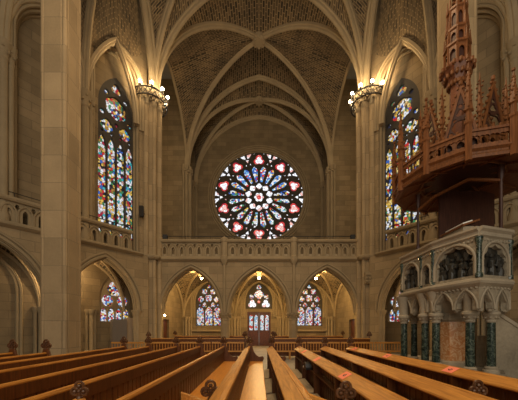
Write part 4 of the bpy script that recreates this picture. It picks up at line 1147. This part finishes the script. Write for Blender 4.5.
for j in range(14):
    f_ = j/14; z = 11.55+1.9*f_; r = .12*(1-f_)+.03
    for q in range(4): mb.sphere((sx_+r*math.cos(q*PI/2+.2), sy_+r*math.sin(q*PI/2+.2), z), .05*(1-f_*.5), 6)
mb.build('spire_top', 'canopy', t)
MB().box((5.95, 9.38, 3.0), (7.75, 9.46, 6.15)).build('back_board', 'canopy_dark', t, smooth=False)
for (x, y) in ((5.33, 9.55), (6.62, 7.80)):
    mb = MB().lathe([(.07, 4.24), (.07, 4.36), (.045, 4.42), (.045, 5.7), (.07, 5.78), (.09, 6.1)], (x, y, 0), 8)
    mb.build('support_post', 'canopy_dark', t)
MB().tube([(5.33, 9.55, 5.6), (5.6, 9.1, 5.85), (6.1, 8.3, 5.98), (6.62, 7.80, 5.7)], .05, 6).build('curved_brace', 'canopy', t)

# ------------------------------------------------------------------ small things
def sheet(x0, x1, y0, y1, h, mat, name, label, sx=-1, rotz=0):
    cxm, cym = (x0+x1)/2, (y0+y1)/2; N_ = 48; rings = []
    for k in range(9):
        f_ = k/8; z = h*(1-f_); ring = []
        for i in range(N_):
            a = 2*PI*i/N_; c_, s_ = math.cos(a), math.sin(a)
            m_ = max(abs(c_), abs(s_)); rx, ry = c_/m_*(x1-x0)/2, s_/m_*(y1-y0)/2
            g_ = 1+f_*(.05+.045*math.sin(9*a+1.3*math.sin(3*a)))
            ring.append((cxm+rx*g_, cym+ry*g_, z+.02*math.sin(5*a)*(1-f_)))
        rings.append(ring)
    T = Matrix.Translation((cxm, cym, 0)) @ Matrix.Rotation(rotz, 4, 'Z') @ Matrix.Translation((-cxm, -cym, 0))
    return tag(MB().loft(rings, T=T).build(name, mat, angle=60), label, 'cloth')
p = dpt(-1, 1.0, .95, 0)
sheet(p.x-.38, p.x+.38, p.y-.35, p.y+.35, 2.15, 'grey_cloth', 'dust_sheet', 'grey cloth draped over something tall before the low window under the arch', rotz=R(37))
p = dpt(-1, .12, 1.15, 0)
sheet(p.x-.34, p.x+.34, p.y-.30, p.y+.30, 2.25, 'tan_cloth', 'dust_sheet', 'tan cloth draped over something tall, right beside the grey drape', rotz=R(37))
def speaker(x, y, z, w_, h_, label):
    t = thing('loudspeaker', label, 'loudspeaker', (x, y, z))
    MB().box((x-w_/2, y-.1, z), (x+w_/2, y+.1, z+h_)).build('housing', 'black', t, smooth=False)
    MB().box((x-w_*.4, y-.115, z+h_*.06), (x+w_*.4, y-.1, z+h_*.94)).build('speaker_cloth', 'iron', t, smooth=False)
    MB().bar((x, y+.1, z+h_/2), (x+.0, y+.4, z+h_/2), .05).build('bracket', 'iron', t, smooth=False)
p = dpt(-1, .55, .15, 0)
speaker(-6.92, 16.77, 8.2, .22, .62, 'narrow black loudspeaker fixed to the pier beside the red and blue window')
for x, lb in ((-5.95, 'small dark lamp box on the gallery rail at the left end of the gallery'), (5.95, 'small dark lamp box on the gallery rail at the pulpit end of the gallery')):
    t = thing('floodlight', lb, 'lamp', (x, 18.1, 7.24))
    MB().box((x-.13, 18.0, 7.3), (x+.13, 18.22, 7.56)).build('housing', 'black', t, smooth=False)
    MB().box((x-.03, 18.08, 7.24), (x+.03, 18.14, 7.3)).build('foot', 'iron', t, smooth=False)
t = thing('stone_corbel', 'carved square leaf corbel on the pier beside the pulpit', 'carving', (6.72, 17.35, 4.5))
MB().box((6.42, 17.25, 4.35), (7.02, 17.5, 5.05)).build('block', 'mould', t, smooth=False)
mb = MB()
for i in range(3):
    for j in range(3): mb.sphere((6.52+.2*i, 17.24, 4.48+.2*j), .1, 8)
mb.build('foliage', 'mould', t)
t = thing('wall_lamp', 'small lit lamp on the side wall under the gallery arch left of the doors', 'lamp', (-6.8, 20.3, 2.45))
MB().bar((-6.95, 20.2, 2.5), (-6.72, 20.2, 2.5), .04).build('arm', 'iron', t, smooth=False)
MB().sphere((-6.68, 20.2, 2.55), .07, 8).build('bulb', 'bulb_low', t)
for x0, x1, lb in ((-5.9, -3.2, 'low stone bench along the wall under the left stained window'), (3.2, 5.9, 'low stone bench along the wall under the right stained window')):
    t = thing('wall_bench', lb, 'bench', ((x0+x1)/2, 25.6, 0), 'wall benches')
    MB().box((x0, 25.35, .45), (x1, 25.8, .55)).build('seat', 'oak_x', t, smooth=False)
    for xx in (x0+.1, x1-.2): MB().box((xx, 25.4, 0), (xx+.1, 25.75, .45)).build('leg', 'oak_x', t, smooth=False)
